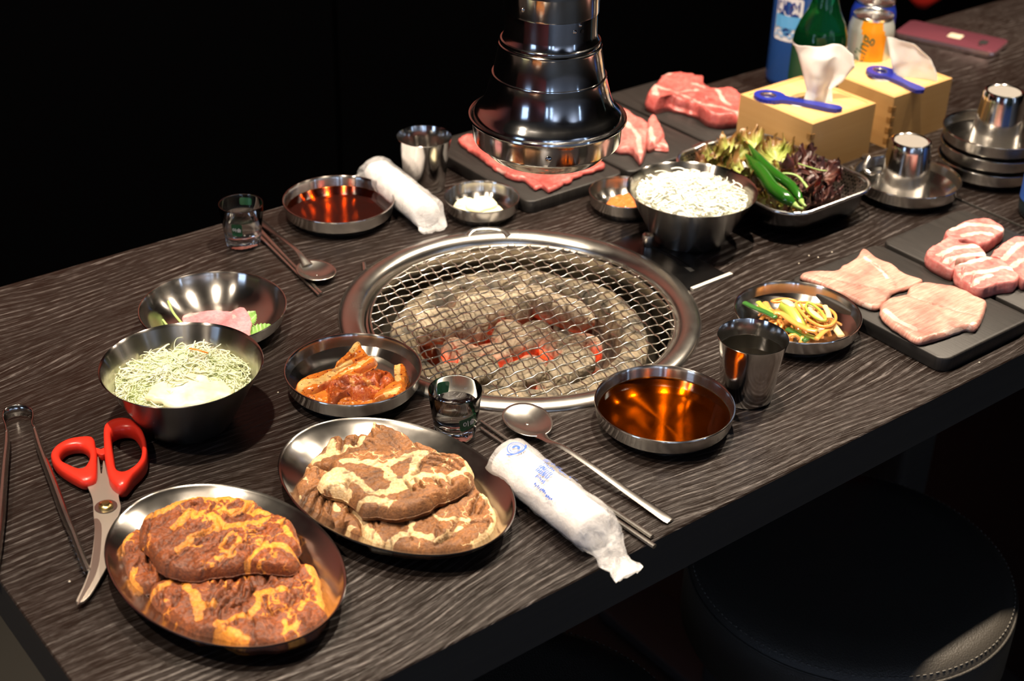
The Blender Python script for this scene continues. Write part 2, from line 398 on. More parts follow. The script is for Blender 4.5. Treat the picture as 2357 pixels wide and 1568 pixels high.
BRASS = simple('brass', (.66, .50, .20), .25, 1.)
CHROME = simple('chrome', (.78, .77, .75), .22, 1.)
GREENPR = simple('green_print', (.006, .085, .032), .45)
BLUEPR = simple('blue_print', (.05, .13, .50), .5)
WHITEPR = simple('white_print', (.75, .75, .78), .5)
BLACK = simple('black_void', (.004, .004, .004), .8)
def leaf(name, a, b, c_, sc=40):
    t = NT(name); v = t.obj(); n = t.noise(v, sc, 4, .6); r = t.attr('rim')
    col = t.mix(t.ramp(n, [(.35, 0), (.65, 1)]), a, b); col = t.mix(t.ramp(t.math('ADD', r, t.math('MULTIPLY', t.math('SUBTRACT', n, .5), .8)), [(.55, 0), (.95, 1)]), col, c_)
    t.bs(Base_Color=col, Roughness=.38, Normal=t.bump(t.noise(v, 160, 3), .5, .001), Subsurface_Weight=.08); return t.m
LET_G = leaf('green_lettuce', (.30, .36, .07), (.48, .52, .17), (.22, .11, .03))
LET_P = leaf('red_lettuce', (.085, .028, .026), (.17, .075, .055), (.045, .016, .016))
LET_M = leaf('green_brown_lettuce', (.16, .17, .035), (.33, .36, .10), (.13, .05, .02))
SHISO = leaf('shiso_leaf', (.13, .28, .05), (.22, .40, .10), (.20, .38, .09), 90)
PEPPER = NT('green_pepper').bs(Base_Color=(.018, .105, .008), Roughness=.16, Coat_Weight=.6).m
PALEGRN = simple('pale_green', (.30, .45, .13), .4)
def strand(name, a, b, sss=.1):
    t = NT(name); n = t.noise(t.obj(), 60, 2); t.bs(Base_Color=t.mix(t.ramp(n, [(.35, 0), (.65, 1)]), a, b), Roughness=.35, Subsurface_Weight=sss); return t.m
CABB = strand('shredded_cabbage', (.90, .90, .70), (.78, .86, .52))
DRESS = strand('creamy_dressing', (.93, .90, .74), (.90, .84, .50))
ONION = strand('sliced_onion', (.93, .93, .86), (.90, .92, .78))
GARLIC = strand('garlic_slice', (.80, .74, .48), (.86, .80, .60))
SSAM = (lambda t: (t.bs(Base_Color=t.mix(t.noise(t.obj(), 300, 3), (.50, .095, .012), (.72, .20, .03)), Roughness=.3, Normal=t.bump(t.noise(t.obj(), 260, 4), .9, .003), Coat_Weight=.4), t.m)[1])(NT('bean_paste'))
LEATHER = (lambda t: (t.bs(Base_Color=(.045, .040, .033), Roughness=.5, Normal=t.bump(t.n('ShaderNodeTexVoronoi', Vector=t.obj(), Scale=600.).outputs[0], .35, .001)), t.m)[1])(NT('black_leatherette'))
WALLB = simple('black_wall', (.0010, .0010, .0012), .9, 0, Specular_IOR_Level=.0)
WALLF = simple('grey_wall', (.16, .17, .20), .7)
WALLR = simple('dark_red_wall', (.20, .025, .02), .6)
FLOORM = (lambda t: (t.bs(Base_Color=t.mix(t.noise(t.obj(), 2.5, 3), (.010, .009, .007), (.014, .012, .009)), Roughness=.55), t.m)[1])(NT('brown_floor'))
CEILM = simple('dark_ceiling', (.03, .028, .026), .8)

# ---------------------------------------------------------------- room
Z_F = -.74; RX0, RX1, RY0, RY1, Z_C = -3.2, 4.6, -3.2, 1.0, 1.72
def struct(name, v, f, mat, **k): return tag(mesh(name, v, f, mat, smooth=False, **k), kind='structure')
struct('floor', *box(RX0, RX1, RY0, RY1, Z_F - .05, Z_F), FLOORM)
struct('ceiling', *box(RX0, RX1, RY0, RY1, Z_C, Z_C + .05), CEILM)
wb = struct('wall_back', *box(RX0, RX1, RY1, RY1 + .05, Z_F, Z_C), WALLB)
for k in range(6):
    x = -1.9 + k * 1.15
    mesh('wall_panel', *rbox(1.14, 1.06, 0, .012, .002, .002, 2), WALLB, wb, smooth=False); p = bpy.context.scene.collection.objects[-1]
    p.rotation_euler = (pi / 2, 0, 0); p.location = (x + .58 - .0, RY1, -.20)
struct('trim_1', *box(RX0, RX1, RY1 - .014, RY1, .34, Z_C), simple('red_brown_panel', (.22, .045, .03), .6))
struct('wall_left', *box(RX0 - .05, RX0, RY0, RY1, Z_F, Z_C), WALLR)
struct('wall_right', *box(RX1, RX1 + .05, RY0, RY1, Z_F, Z_C), WALLB)
struct('wall_front', *box(RX0, RX1, RY0 - .05, RY0, Z_F, Z_C), WALLF)
def lit(name, col, st):
    t = NT(name); e = t.n('ShaderNodeEmission', Color=col, Strength=st); t.t.links.new(e.outputs[0], t.out.inputs[0]); return t.m
DAY = lit('daylight_pane', (.50, .68, 1., 1), 3.8)
def window(i, cx, cy, w_, z0, z1, axis):
    fr = .035
    if axis == 'x': fv = lambda a, b, c, d: box(cx - .012, cx + .012, cy + a, cy + b, c, d)
    else: fv = lambda a, b, c, d: box(cx + a, cx + b, cy - .012, cy + .012, c, d)
    g = G()
    for a, b, c_, d in ((-w_ / 2 - fr, -w_ / 2, z0 - fr, z1 + fr), (w_ / 2, w_ / 2 + fr, z0 - fr, z1 + fr), (-w_ / 2, w_ / 2, z0 - fr, z0), (-w_ / 2, w_ / 2, z1, z1 + fr)): g.add(*fv(a, b, c_, d))
    o = tag(g.build('window_%d' % i, EDGE, smooth=False), kind='structure')
    pg = G()
    if axis == 'x': pg.add(*box(cx - .004, cx + .004, cy - w_ / 2, cy + w_ / 2, z0, z1))
    else: pg.add(*box(cx - w_ / 2, cx + w_ / 2, cy - .004, cy + .004, z0, z1))
    pg.build('pane', DAY, o, smooth=False)
window(1, RX0 + .03, -.55, .62, .15, 1.15, 'x')
window(2, -2.05, RY0 + .03, .30, .05, 1.3, 'y')
window(3, -2.75, RY0 + .03, .30, .05, 1.3, 'y')
window(4, 1.1, RY0 + .03, .14, .0, 1.2, 'y')

# ---------------------------------------------------------------- tables
TY = .3354; GR = .168
def table_top(x0, x1, hole):
    zt, zb = 0., -.046
    if not hole:
        v, f = rbox(x1 - x0, 2 * TY, zb, zt, .004, .0012, 3); return xf(v, 0, ((x0 + x1) / 2, 0, 0)), f
    n = 96; a = np.arange(n) * 2 * pi / n
    def rect(d, z):
        r = []
        for t in a:
            c_, s_ = math.cos(t), math.sin(t); X = (x1 - d) if c_ > 0 else (x0 + d); k1 = abs(X / c_) if abs(c_) > 1e-6 else 1e9; k2 = abs((TY - d) / s_) if abs(s_) > 1e-6 else 1e9
            k = min(k1, k2); r.append((k * c_, k * s_, z))
        return r
    # snap nearest samples to true corners
    def snapped(d, z):
        r = rect(d, z)
        for cx, cy in ((x0 + d, TY - d), (x0 + d, -TY + d), (x1 - d, TY - d), (x1 - d, -TY + d)):
            k = min(range(n), key=lambda i: (r[i][0] - cx) ** 2 + (r[i][1] - cy) ** 2); r[k] = (cx, cy, z)
        return r
    circ = lambda rr, z: [(rr * math.cos(t), rr * math.sin(t), z) for t in a]
    rings = [circ(GR, zb), snapped(.001, zb), snapped(0, zb + .001), snapped(0, zt - .001), snapped(.001, zt), circ(GR, zt), circ(GR, zb)]
    v = np.array(sum(rings, [])); f = grid_faces(n, len(rings)); return v, f
def make_table(x0, x1, hole, label, legs):
    t = empty('dining_table', ((x0 + x1) / 2, 0, Z_F), label, 'table', 'dark dining tables')
    v, f = table_top(x0, x1, hole); o = mesh('table_top', v, f, WOOD, t, smooth=False); o.location = (-(x0 + x1) / 2, 0, -Z_F); o.data.materials.append(EDGE)
    for p in o.data.polygons:
        if abs(p.normal.z) < .7: p.material_index = 1
    for lx in legs:
        mesh('table_leg', *rbox(.07, .07, .02, -Z_F - .046, .01, .002, 4), EDGE, t).location = (lx - (x0 + x1) / 2, 0, 0)
        mesh('foot_plate', *rbox(.10, .48, 0, .02, .02, .004, 4), EDGE, t).location = (lx - (x0 + x1) / 2, 0, 0)
    return t
make_table(-.549, .5625, True, 'dark stained dining table with the round charcoal grill set into it', (-.42, .40))
make_table(.567, 1.75, False, 'second dark dining table, end to end with the grill table, under the phone', (.68, 1.6))

# ---------------------------------------------------------------- charcoal grill
gr = empty('charcoal_grill', (0, 0, 0), 'round charcoal grill in the table with a wire grate over ashy coals', 'grill')
prof = [(.150, -.012), (.1505, -.003), (.1535, .0022), (.1585, .0048), (.164, .0058), (.169, .0050), (.1735, .0030), (.1752, .0006), (.1752, .0001)]
mesh('outer_ring', *lathe(prof, 160), ST_RING, gr)
prof = [(.1462, -.030), (.1466, -.016), (.1495, -.0105), (.1512, -.0120), (.150, -.045), (.146, -.12)]
mesh('inner_ring', *lathe([(.150, -.12), (.1498, -.012), (.1485, -.0065), (.1465, -.006), (.1455, -.010), (.1455, -.02)], 140), ST_PLATE, gr)
mesh('pit_wall', *lathe([(.166, -.006), (.160, -.05), (.150, -.14), (.0, -.15)], 80), PIT, gr)
lt = mesh('lift_tab', *tube(catmull([(.0, 0, .004), (.006, .010, .006), (.020, .014, .0062), (.036, .012, .006), (.044, .002, .004)], 20), .0034, 10, flat=.5), ST_RING, gr)
q = [(0.0491,0.1527),]; lt.location = (q[0][0], q[0][1], 0); lt.rotation_euler = (0, 0, math.radians(-36))
rcl = mesh('retaining_clip', *tube([(-.012, 0, .001), (0, 0, .0015), (.012, 0, .001)], .0022, 6, flat=.5), ST_PLAIN, gr); q = [(-0.0751,0.1601),]; rcl.location = (q[0][0], q[0][1], 0); rcl.rotation_euler = (0, 0, math.radians(60))
# fire bowl
prof = [(.122, -.125), (.1255, -.05), (.1262, -.028), (.1235, -.0215), (.112, -.0205), (.1035, -.0225), (.1005, -.029), (.097, -.05), (.088, -.085), (.0, -.09)]
a_ = lathe(prof, 120); vv = a_[0]; vv = vv + noise(vv, 70, 2, 2)[:, None] * np.array([.0012, .0012, .0018])
mesh('fire_bowl', vv, a_[1], POTRIM, gr)
# crimped wire grate
PITCH = .01262; WR = .00070
GT = empty
def wire(dirang, off, phase, parent):
    u = np.array([math.cos(dirang), math.sin(dirang)]); w_ = np.array([-u[1], u[0]])
    R_ = .1465; half = math.sqrt(R_ * R_ - off * off)
    n = int(2 * half / .0021) + 2; s = np.linspace(-half, half, n)
    z = .0008 * np.cos(s / PITCH * pi + phase); side = .0005 * np.cos(s / PITCH * 2 * pi + phase * .5 + 1.)
    dome = -.0006 - .0030 * ((s ** 2 + off ** 2) / R_ ** 2) ** 2
    P = np.c_[u[0] * s + w_[0] * (off + side), u[1] * s + w_[1] * (off + side), z + dome]
    v, f = tube(P, WR, 6)
    return mesh('grate_wire', v, f, ST_WIRE, parent)
grate = empty('wire_grate', (.003, -.001, .0), 'silver woven wire grate lying over the coals of the grill', 'grate')
mesh('grate_rim', *loop_tube([(.1470 * math.cos(t), .1470 * math.sin(t), -.0045) for t in np.arange(140) * 2 * pi / 140], .0013, 8), ST_WIRE, grate)
A1, A2 = math.radians(-3.5), math.radians(75.5)
for k in range(-11, 12):
    wire(A1, k * PITCH + .002, pi * (k % 2), grate); wire(A2, k * PITCH, pi * ((k + 1) % 2), grate)
# charcoal lumps
rnd = random.Random(5)
def lump(sx, sy, sz, seed, hot, loc, rot):
    n, m = 20, 13; v = []
    for j in range(m):
        ph = pi * j / (m - 1) - pi / 2
        for i in range(n):
            th = 2 * pi * i / n; e = .62
            c1 = math.copysign(abs(math.cos(th)) ** e, math.cos(th)); s1 = math.copysign(abs(math.sin(th)) ** e, math.sin(th))
            cp = abs(math.cos(ph)) ** e; sp = math.copysign(abs(math.sin(ph)) ** e, math.sin(ph))
            v.append((sx * c1 * cp, sy * s1 * cp, sz * sp))
    v = np.array(v); nn = noise(v, 55, seed, 3); v = v * (1 + .17 * nn[:, None])
    M = Matrix.Rotation(rot[2], 3, 'Z') @ Matrix.Rotation(rot[1], 3, 'Y') @ Matrix.Rotation(rot[0], 3, 'X')
    V = v @ np.array(M).T
    zz = V[:, 2] / (abs(V[:, 2]).max() + 1e-9)
    h = np.clip(hot * (1.1 - .95 * (zz * .5 + .5)) + hot * .45 * noise(v, 45, seed + 7, 2), 0, 1)
    o = mesh('charcoal', V, grid_faces(n, m) + [tuple(range(n))[::-1], tuple(range((m - 1) * n, m * n))], ASH, None, True, {'hot': h})
    o.location = loc; return o
LUMPS = [ # px at the lump's top, size mm, yaw, heat, label
 ('1010,745', (15, 34, 15), 62, .0, 'long grey charcoal log at the left of the coals'),
 ('1070,655', (34, 15, 13), 8, .0, 'pale ash covered charcoal log at the back left of the coals'),
 ('1120,720', (19, 16, 14), 20, .35, 'grey charcoal lump with a glowing left side near the middle'),
 ('1190,700', (22, 15, 14), 30, .1, 'pale charcoal lump in the middle of the coals'),
 ('1300,700', (12, 34, 14), 38, .25, 'pale charcoal bar slanting on the right of the coals'),
 ('1210,775', (25, 15, 14), -8, .55, 'grey charcoal lump glowing underneath, centre of the coals'),
 ('1120,815', (24, 14, 12), -25, .85, 'red hot charcoal lump at the front centre left'),
 ('1290,790', (14, 17, 12), 15, 1., 'brightest orange charcoal lump right of centre'),
 ('1340,785', (17, 14, 12), -35, .7, 'dark red glowing charcoal lump at the right'),
 ('1210,840', (22, 12, 11), 6, .95, 'orange glowing charcoal lump behind the front row'),
 ('1100,860', (20, 15, 13), -22, .1, 'pale charcoal lump at the front left behind the shot glass'),
 ('1190,870', (24, 15, 13), -6, .15, 'pale wide charcoal lump in the front row, left of the ember gap'),
 ('1310,850', (26, 15, 13), 12, .1, 'pale wide charcoal lump in the front row, right of the ember gap'),
 ('1265,885', (10, 9, 9), 0, 1.2, 'small bright orange ember in the gap of the front row'),
 ('1050,880', (18, 13, 11), 40, .75, 'reddish charcoal lump at the front left edge'),
 ('1060,800', (12, 16, 11), 10, .9, 'glowing ember beside the long left log'),
 ('1070,690', (11, 9, 12), 15, .9, 'dark red ember between the back left lumps'),
 ('1240,650', (20, 16, 11), -20, .0, 'darker brown charcoal lump at the back'),
 ('1000,860', (14, 11, 11), 5, .5, 'charcoal lump under the front left of the grate'),
 ('1170,750', (14, 13, 12), 45, .6, 'small grey charcoal lump with a dark hollow'),
]
LP = [(-0.0471,0.0692),(0.0217,0.1190),(0.0045,0.0588),(0.0404,0.0550),(0.0801,0.0266),(0.0074,-0.0009),(-0.0434,-0.0045),(0.0272,-0.0304),(0.0472,-0.0396),(-0.0251,-0.0419),(-0.0712,-0.0277),(-0.0460,-0.0552),(0.0035,-0.0720),(-0.0284,-0.0818),(-0.0966,-0.0280),(-0.0566,0.0198),(0.0026,0.0930),(0.0874,0.0780),(-0.1042,-0.0039),(0.0064,0.0256)]
for i, ((_, sz, yaw, hot, lab), p) in enumerate(zip(LUMPS, LP)):
    x, y = p; R_ = math.hypot(x, y)
    lim = .099 - max(sz[0], sz[1]) / 1000 * .72
    if R_ > lim: x *= lim / R_; y *= lim / R_
    zz = -.0335 if hot < .5 else -.039
    tag(lump(sz[0] / 870, sz[1] / 870, sz[2] / 900, i * 3 + 1, hot, (x, y, zz), (rnd.uniform(-.2, .2), rnd.uniform(-.2, .2), math.radians(yaw))), lab, 'charcoal')
g = G(); rr = random.Random(8)
for k in range(60):
    a = rr.uniform(0, 2 * pi); d = .08 * math.sqrt(rr.random()); v, f = lathe([(.004, -.003), (.009, 0), (.004, .006)], 7, True, True)
    g.add(xf(v * rr.uniform(.8, 1.7), a, (d * math.cos(a), d * math.sin(a), -.078 + rr.uniform(-.004, .012)), rr.uniform(-.6, .6)), f, rr.choice([0, 0, .3, 1.]))
tag(g.build('charcoal_bed', ASH, None, False, 'hot'), 'broken bed of small coals at the bottom of the fire bowl', 'charcoal', kind='stuff')

# air damper plate beside the grill
dp = empty('air_damper', (.2, 0, 0), 'black glossy damper plate with a curved slot beside the grill ring', 'grill control')
C4 = [(0.1645,0.0516),(0.2212,0.0526),(0.2180,-0.0629),(0.1676,-0.0618)]
O4 = np.array(C4)
def plate_with_slot():
    g = G(); x0, x1, y0, y1 = .160, .2175, -.064, .058
    # arc slot centred on the grill: radius rs, between angles
    rs, hw = .1975, .0032; a0, a1 = math.radians(-11.5), math.radians(10.5); n = 28
    inn = [((rs - hw) * math.cos(t), (rs - hw) * math.sin(t)) for t in np.linspace(a0, a1, n)]; outr = [((rs + hw) * math.cos(t), (rs + hw) * math.sin(t)) for t in np.linspace(a0, a1, n)]
    z = .0016
    v = [(x0, y0 + (y1 - y0) * k / (n - 1), z) for k in range(n)] + [(*p, z) for p in inn] + [(*p, z) for p in outr] + [(x1, y0 + (y1 - y0) * k / (n - 1), z) for k in range(n)]
    f = []
    for i in range(n - 1): f += [(i, n + i, n + i + 1, i + 1)[::-1], (2 * n + i, 3 * n + i, 3 * n + i + 1, 2 * n + i + 1)[::-1]]
    f += [(0, 3 * n, 2 * n, n), (n - 1, 2 * n - 1, 3 * n - 1, 4 * n - 1)]
    # slot walls
    k = len(v); ring = inn + outr[::-1]; m = len(ring)
    v += [(*p, z) for p in ring] + [(*p, -.004) for p in ring]
    f += [(k + i, k + (i + 1) % m, k + m + (i + 1) % m, k + m + i) for i in range(m)]
    return np.array(v), f, (x0, x1, y0, y1)
v, f, ext_ = plate_with_slot()
mesh('damper_plate', v - np.array([.2, 0, 0]), f, ST_DARK, dp, smooth=False)
mesh('slot_bottom', *box(-.01, .006, -.045, .042, .0003, .0006), BLACK, dp, smooth=False)
mesh('steel_lip', *box(ext_[0] + .006 - .2, ext_[1] + .004 - .2, ext_[2] - .0045, ext_[2], 0, .0028), simple('bare_aluminium', (.74, .72, .68), .5, .5), dp, smooth=False)
kv, kf = lathe([(.0, 0), (.0058, 0), (.0062, .003), (.0066, .011), (.006, .0135), (.004, .0146), (.0, .015)], 28)
mesh('slider_knob', kv, kf, ST_PLAIN, dp).location = (.1945 - .2, .0300, .0012)

# ---------------------------------------------------------------- exhaust hood
HX, HY = .015, -.012
hd = empty('exhaust_hood', (HX, HY, .169), 'polished steel exhaust hood hanging over the grill', 'exhaust hood')
def hpart(name, prof, mat=None, n=128): return mesh(name, *lathe([(r, z - .169) for r, z in prof], n), mat or ST_HOOD, hd)
hpart('lower_cap', [(.050, .1692), (.0515, .1690), (.0545, .1715), (.0585, .1765), (.0612, .1800), (.0625, .1805)])
hpart('collar', [(.0615, .1800), (.0660, .1822), (.0668, .1845), (.0676, .1975), (.0684, .2010), (.0702, .2022), (.0712, .2035), (.0708, .2052), (.0694, .2056), (.0684, .2046), (.0674, .2015), (.066, .195)])
hpart('bell', [(.0662, .195), (.0668, .2010), (.0665, .2060), (.0648, .2095), (.0615, .2125), (.0588, .2160), (.0568, .2205), (.0551, .2255), (.0508, .2420), (.0512, .2432), (.0508, .2445), (.0496, .2448), (.0452, .2690), (.0456, .2700), (.0455, .2716), (.0446, .2724)])
hpart('neck', [(.0435, .2700), (.0440, .2722), (.0443, .2740), (.0440, .2756), (.0425, .2762), (.0408, .2800), (.0404, .2830), (.0400, .2990), (.0396, .3020)])
hpart('sleeve', [(.0398, .3005), (.0412, .3015), (.0414, .3030), (.0414, .3200), (.0418, .3210), (.0414, .3225), (.0418, .3240), (.0414, .3255), (.0414, .42)])
hpart('duct', [(.0405, .40), (.0405, Z_C)])
hpart('inner_filter', [(.0505, .1695), (.040, .174), (.0, .176)], PIT)
def rivet(az, z, r, rad=.0022):
    a = math.atan2(-.945 - HY, -.768 - HX) + math.radians(az)
    v, f = lathe([(rad, 0), (rad, .0004), (rad * .75, .0011), (rad * .3, .0016), (.0, .0017)], 16)
    M = Matrix.Rotation(a, 3, 'Z') @ Matrix.Rotation(pi / 2, 3, 'Y')
    mesh('rivet', np.asarray(v) @ np.array(M).T + np.array([r * math.cos(a), r * math.sin(a), z - .169]), f, ST_HOOD, hd)
rivet(2, .1905, .0671, .0028); rivet(-36, .3105, .0413, .0020); rivet(30, .2935, .0400, .0018); rivet(38, .2985, .0399, .0016)
hh = mesh('rivet_hole', *lathe([(.0, 0), (.0018, 0)], 12), BLACK, hd); a = math.atan2(-.945 - HY, -.768 - HX) + math.radians(41); hh.location = (.0406 * math.cos(a), .0406 * math.sin(a), .2925 - .169); hh.rotation_euler = (0, pi / 2, a)

# ---------------------------------------------------------------- bowls, cups, plates
BOWL_P = [(.0, .0012), (.040, .0012), (.0452, .0002), (.0475, .0006), (.0505, .0040), (.0542, .0078), (.0556, .0090), (.0572, .0094), (.0580, .0108), (.0588, .0195), (.0597, .0212), (.0600, .0222), (.0596, .0230), (.0588, .0230), (.0581, .0222), (.0574, .0200), (.0566, .0110), (.0535, .0080), (.0480, .0030), (.0440, .0020), (.0, .0020)]
def scaled(p, sr, sz): return [(r * sr, z * sz) for r, z in p]
bowl_mesh = None
def bowl(x, y, label, z=0, group='shallow steel dish', sr=1., sz=1.):
    o = mesh('steel_dish', *lathe(scaled(BOWL_P, sr, sz), 128), ST_BOWL, loc=(x, y, z)); return tag(o, label, 'dish', group)
def dup_bowl(src, x, y, label, z=0):
    o = src.copy(); COL.objects.link(o); o.location = (x, y, z); o['label'] = label; return o
b0 = bowl(-.0201, -.2232, 'shallow steel dish of glossy amber dipping sauce, right of the wrapped towel')
dup_bowl(b0, -.0324, .2745, 'shallow steel dish of reddish amber sauce at the back, beside the shot glass')
dup_bowl(b0, -.2045, -.0232, 'shallow steel dish of kimchi at the left of the grill')
dup_bowl(b0, .1898, -.1826, 'shallow steel dish of green onion salad right of the grill')
dup_bowl(b0, .5250, -.0430, 'steel dish with a single upturned cup, beside the lettuce basket')
SX, SY = .6500, -.0640
dup_bowl(b0, SX, SY, 'bottom dish of the stack of three steel dishes at the right edge', .0)
dup_bowl(b0, SX + .0006, SY, 'middle dish of the stack of three steel dishes at the right edge', .0172)
dup_bowl(b0, SX, SY + .0006, 'top dish of the stack of three, holding an upturned cup', .0344)
BIG_P = [(.0, .0012), (.036, .0012), (.0400, .0002), (.0430, .0008), (.0520, .0060), (.0585, .0100), (.0620, .0118), (.0635, .0122), (.0645, .0135), (.0668, .0225), (.0677, .0240), (.0682, .0250), (.0677, .0258), (.0669, .0256), (.0662, .0245), (.0655, .0225), (.0630, .0150), (.0560, .0085), (.0460, .0035), (.0380, .0020), (.0, .0020)]
tag(mesh('steel_dish', *lathe(BIG_P, 128), ST_BOWL, loc=(-.2535, .1405, 0)), 'widest shallow steel dish holding pink slices on a shiso leaf', 'dish')
SM_P = scaled(BOWL_P, .683, .93)
g1 = tag(mesh('steel_dish', *lathe(SM_P, 96), ST_BOWL, loc=(.0989, .1938, 0)), 'small steel dish of garlic slices behind the grill', 'dish', 'small steel dishes')
dup_bowl(g1, .2358, .1119, 'small steel dish of orange paste behind the onion bowl')
CONE_P = [(.0, .001), (.0335, .001), (.0360, .0), (.0378, .0008), (.0400, .0045), (.0672, .0555), (.0684, .0565), (.0688, .0572), (.0684, .0577), (.0676, .0573), (.0664, .0556), (.0393, .0050), (.036, .0020), (.0, .0016)]
tag(mesh('steel_bowl', *lathe(scaled(CONE_P, .977, 1.), 128), ST_BOWL, loc=(-.3443, .0184, 0)), 'deep flared steel bowl of shredded cabbage by the red scissors', 'bowl', 'deep flared steel bowls')
tag(mesh('steel_bowl', *lathe(CONE_P, 128), ST_BOWL, loc=(.2446, .0214, 0)), 'deep flared steel bowl heaped with sliced white onion behind the grill', 'bowl', 'deep flared steel bowls')
CUP_P = [(.0, .0012), (.0185, .0012), (.0205, .0), (.0222, .0006), (.0232, .003), (.0240, .010), (.0262, .035), (.0285, .050), (.0305, .0612), (.0309, .0619), (.0306, .0622), (.0302, .0614), (.0280, .050), (.0257, .035), (.0235, .010), (.0225, .003), (.0, .0022)]
cup = tag(mesh('steel_cup', *lathe(CUP_P, 96), ST_POL, loc=(.0696, -.2343, 0)), 'steel cup of water beside the amber sauce dish', 'cup', 'steel cups')
cb_ = mesh('cup_base', [(.0186 * math.cos(t), .0186 * math.sin(t), .0010) for t in np.arange(40) * 2 * pi / 40], [tuple(range(40))[::-1]], simple('matt_steel', (.55, .52, .48), .5, 1.), cup, False)
def dup_cup(x, y, z, label, flip=False):
    o = cup.copy(); COL.objects.link(o); o.location = (x, y, z); o['label'] = label
    k = cb_.copy(); COL.objects.link(k); k.parent = o
    if flip: o.rotation_euler = (pi, 0, 0)
    return o
dup_cup(.0877, .2858, 0, 'steel cup standing behind the rolled towel and the garlic dish')
dup_cup(.5270, -.0380, .0642, 'upturned steel cup in the dish beside the lettuce basket', True)
dup_cup(.6640, -.0560, .0986, 'upturned steel cup on top of the stack of dishes', True)
def disc(name, x, y, z, r, mat, label, cat, men=.0004):
    v, f = lathe([(r, men), (r * .985, .0001), (r * .93, 0), (r * .5, 0), (r * .02, 0)], 96); f.append(tuple(range(4 * 96, 5 * 96)))
    return tag(mesh(name, v, f, mat, loc=(x, y, z)), label, cat)
disc('dipping_sauce', -.0201, -.2232, .0118, .0562, SOY, 'glossy amber dipping sauce in the dish right of the towel', 'sauce')
disc('dipping_sauce', -.0324, .2745, .0112, .0561, SOY2, 'reddish amber dipping sauce in the back dish', 'sauce')
disc('water', .0696, -.2343, .047, .0272, CUPWATER, 'water in the steel cup beside the amber sauce dish', 'water')

def oval(a, b, z, n): t = np.arange(n) * 2 * pi / n; return np.stack([a * np.cos(t), b * np.sin(t), np.full(n, z)], -1)
def plate(x, y, a, b, ang, label):
    n = 144; rings = [(-.034, .0003), (-.030, .0), (-.027, .0010), (-.010, .0130), (-.0030, .0172), (-.0006, .0182), (.0, .0190), (-.0006, .0197), (-.0016, .0194), (-.0026, .0186), (-.0060, .0160), (-.0120, .0128), (-.028, .0022), (-.040, .0010)]
    v = np.concatenate([oval(a + d, b + d, z, n) for d, z in rings] + [oval((a - .04) * .5, (b - .04) * .5, .001, n)])
    f = grid_faces(n, len(rings) + 1); k = len(rings) * n; f.append(tuple(range(k, k + n))); f.append(tuple(range(n))[::-1])
    o = mesh('oval_plate', v, f, ST_PLATE, loc=(x, y, 0), rz=math.radians(ang)); return tag(o, label, 'plate', 'oval steel plates')
plate(-.2655, -.1785, .1054, .0755, -77.8, 'oval steel plate under the brown soy marinated pork steaks')
plate(-.4172, -.1842, .1034, .0757, -83.1, 'oval steel plate under the red marinated pork steaks, nearest the camera')

